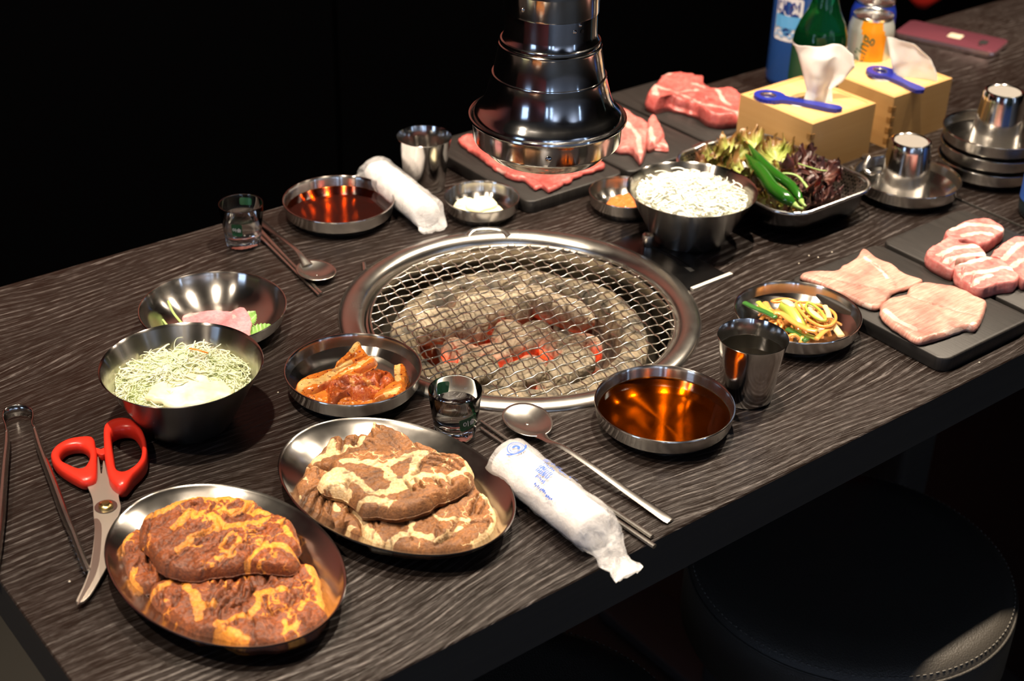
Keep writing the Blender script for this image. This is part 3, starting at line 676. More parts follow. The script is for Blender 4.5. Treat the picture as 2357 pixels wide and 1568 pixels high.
# ---------------------------------------------------------------- marinated pork, front plate
V1 = lambda w_, p: (w_, p)
slab('pork_steak', [(-0.4693,-0.1201),(-0.4586,-0.1107),(-0.4474,-0.1072),(-0.4452,-0.1292),(-0.4517,-0.1553),(-0.4638,-0.1736),(-0.4735,-0.1744),(-0.4786,-0.1693),(-0.4800,-0.1563),(-0.4766,-0.1398)], .0045, .012, MEAT_RED, None,
     [(.003, [(-0.4723,-0.1308),(-0.4663,-0.1212),(-0.4566,-0.1139)]), (.0025, [(-0.4711,-0.1511),(-0.4781,-0.1594),(-0.4774,-0.1706)])], seed=3, und=.002, bump=.0015, cuts=(16, 60, .012, .002), wrink=.0012, n=170, m=34)
tag(COL.objects[-1], 'small end of red marinated pork at the left of the nearest plate', 'meat', 'red marinated pork')
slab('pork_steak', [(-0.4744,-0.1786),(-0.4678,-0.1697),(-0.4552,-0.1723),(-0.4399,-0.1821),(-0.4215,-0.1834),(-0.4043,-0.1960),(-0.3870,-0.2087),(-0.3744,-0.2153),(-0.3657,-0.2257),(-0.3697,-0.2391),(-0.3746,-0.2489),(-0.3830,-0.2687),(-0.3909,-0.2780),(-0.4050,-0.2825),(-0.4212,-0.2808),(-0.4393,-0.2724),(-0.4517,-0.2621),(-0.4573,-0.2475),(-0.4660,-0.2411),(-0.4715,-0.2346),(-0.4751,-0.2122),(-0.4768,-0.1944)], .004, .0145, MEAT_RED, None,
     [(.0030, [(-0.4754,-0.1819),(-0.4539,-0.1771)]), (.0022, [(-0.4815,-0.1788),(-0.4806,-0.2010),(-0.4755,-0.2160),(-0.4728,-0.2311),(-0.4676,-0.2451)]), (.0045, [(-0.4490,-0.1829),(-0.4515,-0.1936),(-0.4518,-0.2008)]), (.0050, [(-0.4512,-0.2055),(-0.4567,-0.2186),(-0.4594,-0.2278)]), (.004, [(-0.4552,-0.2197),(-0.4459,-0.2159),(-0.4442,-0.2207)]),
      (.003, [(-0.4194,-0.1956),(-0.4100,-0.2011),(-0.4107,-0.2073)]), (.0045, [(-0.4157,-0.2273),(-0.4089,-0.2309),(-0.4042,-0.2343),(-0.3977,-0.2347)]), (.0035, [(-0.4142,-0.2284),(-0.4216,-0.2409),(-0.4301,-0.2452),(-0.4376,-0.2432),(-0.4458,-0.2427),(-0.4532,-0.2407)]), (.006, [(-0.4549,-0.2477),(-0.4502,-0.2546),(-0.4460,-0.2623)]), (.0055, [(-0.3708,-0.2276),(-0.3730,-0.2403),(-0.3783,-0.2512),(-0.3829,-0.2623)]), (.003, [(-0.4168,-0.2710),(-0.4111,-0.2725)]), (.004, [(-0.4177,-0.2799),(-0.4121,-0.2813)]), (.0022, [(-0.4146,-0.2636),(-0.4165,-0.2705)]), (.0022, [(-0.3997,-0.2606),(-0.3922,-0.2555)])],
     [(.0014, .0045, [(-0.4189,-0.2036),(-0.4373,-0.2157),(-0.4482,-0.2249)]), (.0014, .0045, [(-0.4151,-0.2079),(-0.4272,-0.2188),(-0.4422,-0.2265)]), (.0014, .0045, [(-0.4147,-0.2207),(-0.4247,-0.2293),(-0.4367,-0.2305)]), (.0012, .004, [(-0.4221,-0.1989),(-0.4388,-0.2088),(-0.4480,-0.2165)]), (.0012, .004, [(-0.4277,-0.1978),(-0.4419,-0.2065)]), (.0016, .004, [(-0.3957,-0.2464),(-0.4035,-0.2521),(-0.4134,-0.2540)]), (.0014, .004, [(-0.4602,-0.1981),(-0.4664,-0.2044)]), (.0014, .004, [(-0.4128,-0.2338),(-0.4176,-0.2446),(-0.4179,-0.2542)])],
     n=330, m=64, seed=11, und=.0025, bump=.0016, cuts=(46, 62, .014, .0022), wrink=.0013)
tag(COL.objects[-1], 'slit red marinated pork steak at the front of the nearest plate', 'meat', 'red marinated pork')
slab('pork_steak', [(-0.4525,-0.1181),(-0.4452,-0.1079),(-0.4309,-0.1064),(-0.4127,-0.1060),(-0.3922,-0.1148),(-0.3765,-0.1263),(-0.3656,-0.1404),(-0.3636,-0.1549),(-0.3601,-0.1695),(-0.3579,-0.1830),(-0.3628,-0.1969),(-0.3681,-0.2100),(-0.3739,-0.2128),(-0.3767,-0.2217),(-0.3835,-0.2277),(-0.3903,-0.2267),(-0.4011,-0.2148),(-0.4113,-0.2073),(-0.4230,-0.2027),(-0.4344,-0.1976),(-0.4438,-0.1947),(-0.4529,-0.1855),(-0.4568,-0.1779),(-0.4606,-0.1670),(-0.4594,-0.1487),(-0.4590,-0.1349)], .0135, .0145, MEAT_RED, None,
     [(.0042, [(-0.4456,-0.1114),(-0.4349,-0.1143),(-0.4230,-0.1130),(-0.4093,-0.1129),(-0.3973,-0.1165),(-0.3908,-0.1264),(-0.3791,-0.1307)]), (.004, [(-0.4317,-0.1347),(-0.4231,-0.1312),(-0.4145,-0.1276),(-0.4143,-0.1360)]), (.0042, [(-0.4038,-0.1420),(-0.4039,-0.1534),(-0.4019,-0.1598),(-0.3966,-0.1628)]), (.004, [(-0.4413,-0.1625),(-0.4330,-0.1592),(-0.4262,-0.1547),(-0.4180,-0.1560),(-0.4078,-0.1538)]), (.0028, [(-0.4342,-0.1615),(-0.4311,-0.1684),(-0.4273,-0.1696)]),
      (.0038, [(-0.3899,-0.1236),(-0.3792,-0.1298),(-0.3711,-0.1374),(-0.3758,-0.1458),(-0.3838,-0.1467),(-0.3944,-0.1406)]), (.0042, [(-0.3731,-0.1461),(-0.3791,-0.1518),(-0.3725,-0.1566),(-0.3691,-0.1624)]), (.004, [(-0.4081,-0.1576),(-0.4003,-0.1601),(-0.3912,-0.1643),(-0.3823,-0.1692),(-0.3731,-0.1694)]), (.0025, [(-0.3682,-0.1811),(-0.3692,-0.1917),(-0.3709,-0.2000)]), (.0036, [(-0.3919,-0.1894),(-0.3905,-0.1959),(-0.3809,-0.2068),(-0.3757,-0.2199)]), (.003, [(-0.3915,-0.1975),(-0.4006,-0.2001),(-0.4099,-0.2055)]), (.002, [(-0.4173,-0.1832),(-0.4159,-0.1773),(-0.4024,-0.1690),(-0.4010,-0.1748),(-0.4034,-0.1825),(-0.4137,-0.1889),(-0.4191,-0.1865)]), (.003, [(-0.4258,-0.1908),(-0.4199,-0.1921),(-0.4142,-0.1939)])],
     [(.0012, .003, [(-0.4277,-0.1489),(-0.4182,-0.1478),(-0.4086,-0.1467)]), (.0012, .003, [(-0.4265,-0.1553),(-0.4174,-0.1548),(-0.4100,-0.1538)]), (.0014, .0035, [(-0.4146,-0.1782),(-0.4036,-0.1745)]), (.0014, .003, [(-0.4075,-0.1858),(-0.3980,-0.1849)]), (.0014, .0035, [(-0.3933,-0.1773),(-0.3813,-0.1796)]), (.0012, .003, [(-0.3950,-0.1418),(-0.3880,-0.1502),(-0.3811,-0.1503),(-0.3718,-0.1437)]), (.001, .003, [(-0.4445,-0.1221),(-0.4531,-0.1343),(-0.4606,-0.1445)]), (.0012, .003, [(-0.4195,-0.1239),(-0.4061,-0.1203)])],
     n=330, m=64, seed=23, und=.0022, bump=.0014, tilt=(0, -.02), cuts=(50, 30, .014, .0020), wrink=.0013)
tag(COL.objects[-1], 'large red marinated pork steak on top at the back of the nearest plate', 'meat', 'red marinated pork')
# thin layer of marinade in the plate
v, f = lathe([(.001, .0), (.5, .0), (1., .0)], 80); v = v * np.array([.085, .057, 1])
JUICE = sheet_liquid('red_marinade', (.55, .16, .02))
tag(mesh('marinade', v, f, JUICE, loc=(-.4172, -.1842, .0052), rz=math.radians(-83)), 'thin pool of orange marinade in the nearest plate', 'sauce')

# ---------------------------------------------------------------- marinated pork, back plate
slab('pork_steak', [(-0.3271,-0.1312),(-0.3171,-0.1221),(-0.3039,-0.1120),(-0.2994,-0.1213),(-0.2913,-0.1423),(-0.3001,-0.1654),(-0.3101,-0.1838),(-0.3183,-0.1916),(-0.3309,-0.1975),(-0.3256,-0.1863),(-0.3271,-0.1811),(-0.3295,-0.1731),(-0.3316,-0.1725),(-0.3349,-0.1673),(-0.3359,-0.1543),(-0.3346,-0.1446)], .0045, .013, MEAT_BRN, None,
     [(.0022, [(-0.3332,-0.1445),(-0.3363,-0.1565),(-0.3357,-0.1675),(-0.3316,-0.1740)]), (.0025, [(-0.3161,-0.1713),(-0.3186,-0.1793)])],
     [(.0012, .0035, [(-0.3323,-0.1538),(-0.3240,-0.1469),(-0.3170,-0.1462)]), (.0014, .004, [(-0.3331,-0.1659),(-0.3231,-0.1562),(-0.3126,-0.1524)]), (.0014, .004, [(-0.3281,-0.1710),(-0.3193,-0.1619),(-0.3087,-0.1595)]), (.0012, .003, [(-0.3249,-0.1776),(-0.3166,-0.1681),(-0.3078,-0.1660)])], seed=31, und=.002, n=240, m=46, cuts=(14, 60, .010, .0015), wrink=.001)
tag(COL.objects[-1], 'brown marinated pork with a scalloped slit edge at the left of its plate', 'meat', 'brown marinated pork')
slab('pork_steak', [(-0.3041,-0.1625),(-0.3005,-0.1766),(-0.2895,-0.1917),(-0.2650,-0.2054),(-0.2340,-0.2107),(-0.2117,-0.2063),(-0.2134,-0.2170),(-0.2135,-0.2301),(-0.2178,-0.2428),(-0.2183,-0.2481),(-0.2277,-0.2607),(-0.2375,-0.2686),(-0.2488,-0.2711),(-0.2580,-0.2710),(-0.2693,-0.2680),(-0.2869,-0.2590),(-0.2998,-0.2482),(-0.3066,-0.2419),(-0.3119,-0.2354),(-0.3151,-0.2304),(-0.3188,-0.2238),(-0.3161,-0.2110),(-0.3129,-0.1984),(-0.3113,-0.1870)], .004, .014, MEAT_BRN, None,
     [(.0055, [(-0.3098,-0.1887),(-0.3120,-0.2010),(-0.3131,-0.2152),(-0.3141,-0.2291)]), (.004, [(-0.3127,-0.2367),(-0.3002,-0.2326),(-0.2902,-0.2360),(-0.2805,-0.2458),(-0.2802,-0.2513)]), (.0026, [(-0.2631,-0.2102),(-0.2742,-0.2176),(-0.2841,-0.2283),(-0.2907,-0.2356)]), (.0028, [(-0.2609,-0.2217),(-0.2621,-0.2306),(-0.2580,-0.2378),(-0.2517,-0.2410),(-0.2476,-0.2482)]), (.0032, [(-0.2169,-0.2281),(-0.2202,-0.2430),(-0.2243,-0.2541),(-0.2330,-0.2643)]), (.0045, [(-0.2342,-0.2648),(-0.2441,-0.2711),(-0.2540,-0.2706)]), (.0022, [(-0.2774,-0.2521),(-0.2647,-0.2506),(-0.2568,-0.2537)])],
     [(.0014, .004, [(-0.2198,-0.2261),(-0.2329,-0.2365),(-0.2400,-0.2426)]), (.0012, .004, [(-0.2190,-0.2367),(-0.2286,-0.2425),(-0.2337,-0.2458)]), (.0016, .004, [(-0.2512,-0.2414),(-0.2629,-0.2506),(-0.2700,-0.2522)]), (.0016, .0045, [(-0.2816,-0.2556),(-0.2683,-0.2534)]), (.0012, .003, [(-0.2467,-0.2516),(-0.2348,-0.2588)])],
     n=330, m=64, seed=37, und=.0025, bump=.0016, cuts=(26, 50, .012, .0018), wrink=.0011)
tag(COL.objects[-1], 'brown marinated pork steak at the front right, underneath the top one', 'meat', 'brown marinated pork')
slab('pork_steak', [(-0.3205,-0.1802),(-0.3096,-0.1812),(-0.3046,-0.1890),(-0.3086,-0.2027),(-0.3126,-0.2052),(-0.3173,-0.2086),(-0.3220,-0.1969),(-0.3202,-0.1928),(-0.3255,-0.1883)], .0035, .010, MEAT_BRN, None, [(.002, [(-0.3211,-0.1970),(-0.3167,-0.2016)])], seed=41, n=110, m=18)
tag(COL.objects[-1], 'small scrap of brown marinated pork at the front left of its plate', 'meat', 'brown marinated pork')
slab('pork_steak', [(-0.3039,-0.1138),(-0.2940,-0.1102),(-0.2871,-0.1058),(-0.2748,-0.0972),(-0.2707,-0.1018),(-0.2639,-0.1019),(-0.2546,-0.1054),(-0.2487,-0.1113),(-0.2397,-0.1057),(-0.2328,-0.0991),(-0.2306,-0.1056),(-0.2269,-0.1108),(-0.2199,-0.1306),(-0.2202,-0.1409),(-0.2159,-0.1528),(-0.2125,-0.1647),(-0.2251,-0.1735),(-0.2483,-0.1688),(-0.2729,-0.1539),(-0.2961,-0.1370),(-0.3029,-0.1275),(-0.3068,-0.1201)], .0105, .011, MEAT_BRN, None,
     [(.0042, [(-0.3038,-0.1179),(-0.2971,-0.1181),(-0.2881,-0.1186),(-0.2782,-0.1069)]), (.0030, [(-0.2900,-0.1218),(-0.2778,-0.1214),(-0.2720,-0.1177)]), (.0028, [(-0.2678,-0.1192),(-0.2623,-0.1216),(-0.2552,-0.1173)]), (.0022, [(-0.2338,-0.1010),(-0.2406,-0.1085)])],
     [(.0014, .004, [(-0.2791,-0.1220),(-0.2649,-0.1037)]), (.0014, .003, [(-0.2652,-0.1179),(-0.2546,-0.1096)])], n=260, m=48, seed=43, und=.002, bump=.0014, cuts=(18, 80, .012, .0015), wrink=.0010)
tag(COL.objects[-1], 'brown marinated pork steak with a pointed tip at the back of its plate', 'meat', 'brown marinated pork')
slab('pork_steak', [(-0.3194,-0.1506),(-0.3082,-0.1451),(-0.3035,-0.1441),(-0.3005,-0.1373),(-0.2923,-0.1342),(-0.2846,-0.1328),(-0.2732,-0.1350),(-0.2644,-0.1413),(-0.2498,-0.1520),(-0.2381,-0.1574),(-0.2326,-0.1590),(-0.2258,-0.1671),(-0.2201,-0.1759),(-0.2123,-0.1849),(-0.2077,-0.1934),(-0.2099,-0.2047),(-0.2147,-0.2133),(-0.2235,-0.2231),(-0.2328,-0.2250),(-0.2473,-0.2259),(-0.2572,-0.2237),(-0.2672,-0.2276),(-0.2798,-0.2253),(-0.2921,-0.2209),(-0.2982,-0.2154),(-0.3027,-0.2099),(-0.3068,-0.2063),(-0.3112,-0.2024),(-0.3107,-0.1958),(-0.3108,-0.1795),(-0.3134,-0.1720),(-0.3173,-0.1665),(-0.3211,-0.1606)], .0165, .0145, MEAT_BRN, None,
     [(.0075, [(-0.3177,-0.1551),(-0.3073,-0.1503),(-0.3047,-0.1580),(-0.3039,-0.1659)]), (.0042, [(-0.3031,-0.1489),(-0.2967,-0.1624),(-0.2961,-0.1745),(-0.2963,-0.1901),(-0.2892,-0.1982),(-0.2799,-0.1993),(-0.2712,-0.1839),(-0.2699,-0.1730)]), (.0040, [(-0.2925,-0.1453),(-0.2788,-0.1568),(-0.2708,-0.1679),(-0.2588,-0.1692),(-0.2465,-0.1690),(-0.2339,-0.1735)]), (.0052, [(-0.2733,-0.1969),(-0.2654,-0.1940),(-0.2560,-0.1891),(-0.2474,-0.1804),(-0.2370,-0.1729)]), (.0030, [(-0.2681,-0.1729),(-0.2752,-0.1810),(-0.2758,-0.1893)]), (.0038, [(-0.2795,-0.2024),(-0.2659,-0.2009),(-0.2529,-0.1958),(-0.2449,-0.2016),(-0.2398,-0.2126)]), (.0040, [(-0.2379,-0.2111),(-0.2287,-0.2105),(-0.2214,-0.2113),(-0.2151,-0.2100),(-0.2096,-0.1989),(-0.2081,-0.1908)]), (.005, [(-0.3139,-0.1606),(-0.3097,-0.1723),(-0.3088,-0.1787)]), (.004, [(-0.3078,-0.1950),(-0.2988,-0.2001),(-0.2930,-0.2099)])],
     [(.0011, .003, [(-0.2297,-0.1751),(-0.2215,-0.1872),(-0.2194,-0.2038)]), (.0012, .003, [(-0.2346,-0.1807),(-0.2280,-0.1900),(-0.2247,-0.2074)]), (.0011, .003, [(-0.2417,-0.1846),(-0.2334,-0.1951),(-0.2300,-0.2051)]), (.0015, .004, [(-0.2568,-0.1915),(-0.2506,-0.1900),(-0.2440,-0.1829)]), (.0014, .005, [(-0.2664,-0.1953),(-0.2684,-0.2082)]), (.0012, .005, [(-0.2587,-0.1966),(-0.2615,-0.2104)]), (.0014, .004, [(-0.3008,-0.1673),(-0.3078,-0.1752)]), (.0012, .004, [(-0.2466,-0.2039),(-0.2488,-0.2168)]), (.0012, .004, [(-0.2380,-0.2102),(-0.2400,-0.2189)])],
     n=340, m=66, seed=47, und=.0012, bump=.0011, cuts=(22, -10, .010, .0012), wrink=.0008)
tag(COL.objects[-1], 'brown marinated pork steak lying on top, with pale fat around red lean ovals', 'meat', 'brown marinated pork')

# ---------------------------------------------------------------- kimchi
KX, KY = -.2045, -.0232
km = empty('kimchi', (KX, KY, .003), 'heap of red kimchi cabbage in the steel dish left of the grill', 'kimchi')
def kp(nm, z, pts, z0, th, mat, veins, gro, seed, **k):
    return slab(nm, pts, z0, th, mat, km, veins, gro, n=170, m=34, seed=seed, wrink=.0008, **k)
kp('cabbage_piece', 0, [(-0.2544,-0.0171),(-0.2448,-0.0133),(-0.2279,-0.0159),(-0.2301,-0.0263),(-0.2410,-0.0420),(-0.2471,-0.0371),(-0.2538,-0.0263)], .004, .009, KIMCHI_P, [(.006, [(-0.2458,-0.0150),(-0.2319,-0.0203)])], [], 51, bump=.001)
kp('cabbage_piece', 0, [(-0.2364,-0.0462),(-0.2268,-0.0368),(-0.2109,-0.0459),(-0.1963,-0.0570),(-0.1973,-0.0651),(-0.2093,-0.0624),(-0.2223,-0.0587),(-0.2315,-0.0539)], .004, .008, KIMCHI_P, [(.004, [(-0.2188,-0.0485),(-0.2003,-0.0583)])], [], 52, bump=.001)
kp('cabbage_leaf', 0, [(-0.2265,-0.0149),(-0.2198,-0.0161),(-0.1999,-0.0243),(-0.1864,-0.0279),(-0.1751,-0.0397),(-0.1829,-0.0560),(-0.2021,-0.0612),(-0.2174,-0.0561),(-0.2295,-0.0462),(-0.2383,-0.0468),(-0.2425,-0.0438),(-0.2375,-0.0322)], .006, .0135, KIMCHI_R, [(.003, [(-0.2122,-0.0335),(-0.2169,-0.0456)]), (.003, [(-0.2026,-0.0380),(-0.2020,-0.0563)]), (.002, [(-0.2208,-0.0225),(-0.2015,-0.0315)])], [(.0015, .004, [(-0.2218,-0.0241),(-0.2132,-0.0399),(-0.1994,-0.0475)]), (.0015, .004, [(-0.2253,-0.0395),(-0.2068,-0.0493)]), (.0012, .004, [(-0.1967,-0.0240),(-0.1940,-0.0393),(-0.1778,-0.0437)]), (.0012, .004, [(-0.1973,-0.0538),(-0.1899,-0.0447),(-0.1800,-0.0421)])], 53, bump=.0026, bf=140, jit=.0025)
kp('cabbage_leaf', 0, [(-0.2340,-0.0269),(-0.2251,-0.0200),(-0.2231,-0.0227),(-0.2261,-0.0314),(-0.2330,-0.0395),(-0.2366,-0.0462),(-0.2410,-0.0454),(-0.2400,-0.0380)], .010, .008, KIMCHI_R, [], [(.001, .003, [(-0.2246,-0.0240),(-0.2377,-0.0431)])], 54, bump=.001)
kp('cabbage_piece', 0, [(-0.2550,-0.0095),(-0.2472,-0.0060),(-0.2360,-0.0056),(-0.2218,-0.0097),(-0.2122,-0.0042),(-0.2022,-0.0014),(-0.1926,0.0018),(-0.1783,0.0086),(-0.1793,-0.0025),(-0.1802,-0.0147),(-0.1782,-0.0199),(-0.1830,-0.0258),(-0.1984,-0.0271),(-0.2110,-0.0272),(-0.2225,-0.0257),(-0.2346,-0.0254),(-0.2460,-0.0261),(-0.2523,-0.0227),(-0.2542,-0.0178)], .012, .0100, KIMCHI_P, [(.006, [(-0.2497,-0.0131),(-0.2362,-0.0180),(-0.2231,-0.0166),(-0.2022,-0.0132)]), (.004, [(-0.1917,-0.0018),(-0.1806,0.0055)]), (.002, [(-0.2193,-0.0206),(-0.2011,-0.0214),(-0.1809,-0.0197)])], [(.0011, .003, [(-0.2196,-0.0130),(-0.2032,-0.0149),(-0.1822,-0.0138)]), (.001, .002, [(-0.2129,-0.0104),(-0.1923,-0.0077)])], 55, bump=.0009, tilt=(.10, .10))
kp('cabbage_piece', 0, [(-0.1686,-0.0334),(-0.1646,-0.0338),(-0.1592,-0.0345),(-0.1626,-0.0465),(-0.1737,-0.0617),(-0.1837,-0.0712),(-0.1925,-0.0731),(-0.2027,-0.0716),(-0.2142,-0.0703),(-0.2114,-0.0642),(-0.1985,-0.0653),(-0.1891,-0.0625),(-0.1816,-0.0560),(-0.1758,-0.0456)], .009, .0105, KIMCHI_P, [(.004, [(-0.1673,-0.0368),(-0.1807,-0.0566)]), (.003, [(-0.1879,-0.0682),(-0.2006,-0.0685)])], [], 56, bump=.0008)
kp('cabbage_leaf', 0, [(-0.2077,-0.0328),(-0.1996,-0.0289),(-0.1877,-0.0301),(-0.1873,-0.0353),(-0.1866,-0.0419),(-0.1953,-0.0417),(-0.2033,-0.0396)], .012, .006, KIMCHI_R, [], [(.001, .003, [(-0.2011,-0.0312),(-0.1861,-0.0372)])], 57, bump=.002, bf=160)

# ---------------------------------------------------------------- green onion salad
sc = empty('green_onion_salad', (.1898, -.1826, .003), 'seasoned green onion salad in the steel dish right of the grill', 'salad')
SC_O = simple('seasoned_onion', (.68, .30, .07), .22, 0, Coat_Weight=.7); SC_W = simple('onion_core', (.80, .60, .32), .25, 0, Coat_Weight=.6); SC_G = simple('onion_green', (.32, .40, .06), .25, 0, Coat_Weight=.6); SC_D = simple('onion_dark_green', (.03, .12, .02), .25, 0, Coat_Weight=.6)
def rel(pts, z, o): return [np.array([x - o.location.x, y - o.location.y, zz - o.location.z]) for (x, y), zz in zip(pts, np.broadcast_to(z, len(pts)))]
def ribbon(name, pts, z, r, mat, o, fl=.5, n=26): return mesh(name, *tube(catmull(rel(pts, np.asarray(z) + .002, o), n), np.asarray(r) * 1.3, 8, flat=fl), mat, o)
ribbon('onion_leaf', [(0.1665,-0.1341),(0.1674,-0.1478),(0.1698,-0.1600),(0.1704,-0.1745)], .016, [.0006] + [.0026] * 24 + [.001], SC_D, sc)
ribbon('onion_leaf', [(0.1729,-0.1869),(0.1735,-0.1961),(0.1724,-0.2040),(0.1718,-0.2122)], .009, .0032, SC_D, sc)
ribbon('onion_leaf', [(0.1811,-0.1405),(0.1779,-0.1501),(0.1751,-0.1650)], .014, .0024, SC_G, sc)
ribbon('onion_leaf', [(0.1770,-0.1936),(0.1782,-0.2057),(0.1809,-0.2163)], .010, .0022, SC_G, sc)
ribbon('onion_strip', [(0.1736,-0.1669),(0.1785,-0.1730),(0.1762,-0.1892),(0.1768,-0.2059),(0.1810,-0.2151)], .017, .0028, SC_O, sc)
ribbon('onion_strip', [(0.2138,-0.2069),(0.2046,-0.2129),(0.1884,-0.2163),(0.1742,-0.2209)], .014, .0020, SC_O, sc)
ribbon('onion_strip', [(0.2210,-0.1888),(0.2139,-0.1992),(0.2068,-0.2069)], .019, .0022, SC_W, sc)
ribbon('onion_strip', [(0.1909,-0.2077),(0.1968,-0.2107),(0.2047,-0.2126)], .012, .0028, SC_W, sc)
ribbon('onion_strip', [(0.2134,-0.2049),(0.2074,-0.2170),(0.2021,-0.2270)], .011, .0030, SC_W, sc)
ribbon('onion_strip', [(0.1754,-0.1441),(0.1735,-0.1532),(0.1803,-0.1554),(0.1888,-0.1430)], .012, .0026, SC_O, sc)
def ring_piece(pts, z, r, mat, nm='onion_ring'):
    P = catmull(rel(pts, z, sc), 40, True); mesh(nm, *loop_tube(P, r, 8), mat, sc)
ring_piece([(0.1904,-0.1492),(0.2011,-0.1515),(0.2083,-0.1593),(0.2083,-0.1699),(0.2005,-0.1827),(0.1997,-0.1743),(0.2015,-0.1584),(0.1932,-0.1539)], .018, .0014, SC_O)
ring_piece([(0.2056,-0.1667),(0.2179,-0.1754),(0.2220,-0.1928),(0.2178,-0.2054),(0.2049,-0.2140),(0.1921,-0.2123),(0.1909,-0.1963),(0.1971,-0.1802)], .019, .0016, SC_O)
ring_piece([(0.2050,-0.1790),(0.2129,-0.1768),(0.2102,-0.1931),(0.2006,-0.2079),(0.1962,-0.2022),(0.1984,-0.1898)], .021, .0014, SC_G)
mesh('onion_core', *tube(catmull(rel([(0.2043,-0.1828),(0.2039,-0.1915),(0.1991,-0.2047)], .0185, sc), 14), [.001] + [.0040] * 12 + [.001], 10, flat=.5), SC_W, sc)
mesh('onion_core', *tube(catmull(rel([(0.2056,-0.1667),(0.2111,-0.1745),(0.2127,-0.1836)], .0165, sc), 14), [.001] + [.0040] * 12 + [.001], 10, flat=.5), SC_W, sc)
mesh('onion_stem', *tube(catmull(rel([(0.1947,-0.1585),(0.1928,-0.1703),(0.1882,-0.1851),(0.1851,-0.1943)], [.018, .017, .013, .009], sc), 18), [.003] + [.0066] * 16 + [.0045], 16, flat=.8), SC_G, sc)
mesh('onion_core', *tube(catmull(rel([(0.1939,-0.1583),(0.1946,-0.1654),(0.1943,-0.1743)], [.0225, .0225, .0215], sc), 10), [.001, .003, .004, .0043, .0043, .0043, .004, .004, .003, .001], 10, flat=.4), SC_W, sc)
g = G(); rr = random.Random(12)
for k in range(70):
    a = rr.uniform(0, 2 * pi); d = .030 * math.sqrt(rr.random()); b = a + rr.uniform(-2, 2); p0 = np.array([d * math.cos(a) * 1.2, d * math.sin(a) * 1., .003]); q_ = np.array([math.cos(b), math.sin(b), 0]) * rr.uniform(.006, .014)
    v, f = tube(catmull([p0 - q_, p0 + np.array([0, 0, rr.uniform(.003, .010)]), p0 + q_], 10), .0022, 6, flat=.6); g.add(v, f)
mesh_o = g.build('onion_shreds', SC_O, sc); mesh_o['kind'] = 'stuff'

# ---------------------------------------------------------------- shredded cabbage salad
def strands(name, x, y, zb, R0, hgt, cnt, seed, mat, wd, label, cat, extra=1.0, th=.35, curl=1.0, skew=(0, 0)):
    rr = random.Random(seed); g = G()
    v, f = lathe([(R0 * .80, -.014), (R0 * .97, -.003), (R0 * .8, hgt * .42), (R0 * .45, hgt * .85), (R0 * .12, hgt * .97)], 40); f.append(tuple(range(4 * 40, 5 * 40)))
    v = v + noise(v, 90, seed, 2)[:, None] * .003; v[:, 0] += skew[0] * np.clip(v[:, 2], 0, 1) / hgt; v[:, 1] += skew[1] * np.clip(v[:, 2], 0, 1) / hgt; g.add(v, f)
    for k in range(cnt):
        a = rr.uniform(0, 2 * pi); d = R0 * math.sqrt(rr.random()) * .97; L = rr.uniform(.010, .026) * extra
        z = hgt * (1 - (d / R0) ** 1.7) + rr.uniform(-.002, .0035)
        c0 = np.array([d * math.cos(a) + skew[0] * (1 - d / R0), d * math.sin(a) + skew[1] * (1 - d / R0), z]); b = rr.uniform(0, 2 * pi)
        pts = []; hd_ = b; p = c0.copy(); tz = rr.uniform(-.1, .35)
        cv = rr.uniform(-1.1, 1.1) * curl
        for s in range(7):
            pts.append(p.copy()); hd_ += cv * .5 + rr.uniform(-.25, .25); p = p + np.array([math.cos(hd_), math.sin(hd_), tz]) * L / 6; tz -= rr.uniform(.02, .16)
        pts = np.array(pts); rad = np.linalg.norm(pts[:, :2], axis=1); pts[:, 2] = np.maximum(pts[:, 2], -.002); ov = np.clip(rad / (R0 * .98 + .5 * np.minimum(pts[:, 2], .004)), 1, 9); pts[:, :2] /= ov[:, None]
        v, f = tube(catmull(pts, 11), wd * rr.uniform(.6, 1.3), 5, flat=th, up=(rr.uniform(-.8, .8), rr.uniform(-.8, .8), 1)); g.add(v, f)
    o = g.build(name, mat); o.location = (x, y, zb); return tag(o, label, cat, kind='stuff')
strands('shredded_cabbage', -.3443, .0184, .036, .0545, .014, 1300, 3, CABB, .00065, 'pale shredded cabbage heaped in the flared bowl by the scissors', 'salad', skew=(.002, .004))
slab('salad_dressing', [(-0.3840,0.0049),(-0.3731,0.0133),(-0.3591,0.0136),(-0.3464,0.0150),(-0.3339,0.0274),(-0.3255,0.0279),(-0.3221,0.0146),(-0.3327,-0.0054),(-0.3241,-0.0179),(-0.3231,-0.0310),(-0.3344,-0.0370),(-0.3483,-0.0350),(-0.3613,-0.0316),(-0.3723,-0.0246),(-0.3798,-0.0123)], .0445, .0055, DRESS, None, n=120, m=20, seed=61, bump=.0018, bf=120, jit=.003)
tag(COL.objects[-1], 'creamy yellowish white dressing poured over the shredded cabbage', 'dressing')
crt = tag(mesh('carrot_strip', *tube([(-.008, 0, .0), (0, 0, .0006), (.009, 0, 0)], .0011, 4, flat=.6), simple('carrot', (.85, .25, .02), .4)), 'single orange carrot strip on top of the shredded cabbage', 'carrot')
q = [(-0.3219,0.0329),]; crt.location = (q[0][0], q[0][1], .0545); crt.rotation_euler = (0, .1, math.radians(-52))
# ---------------------------------------------------------------- onion
strands('sliced_onion', .2446, .0214, .043, .0570, .0185, 900, 9, ONION, .0009, 'white sliced onion heaped in the flared bowl behind the grill', 'onion', extra=1.2, curl=1.7, th=.5, skew=(-.006, .006))
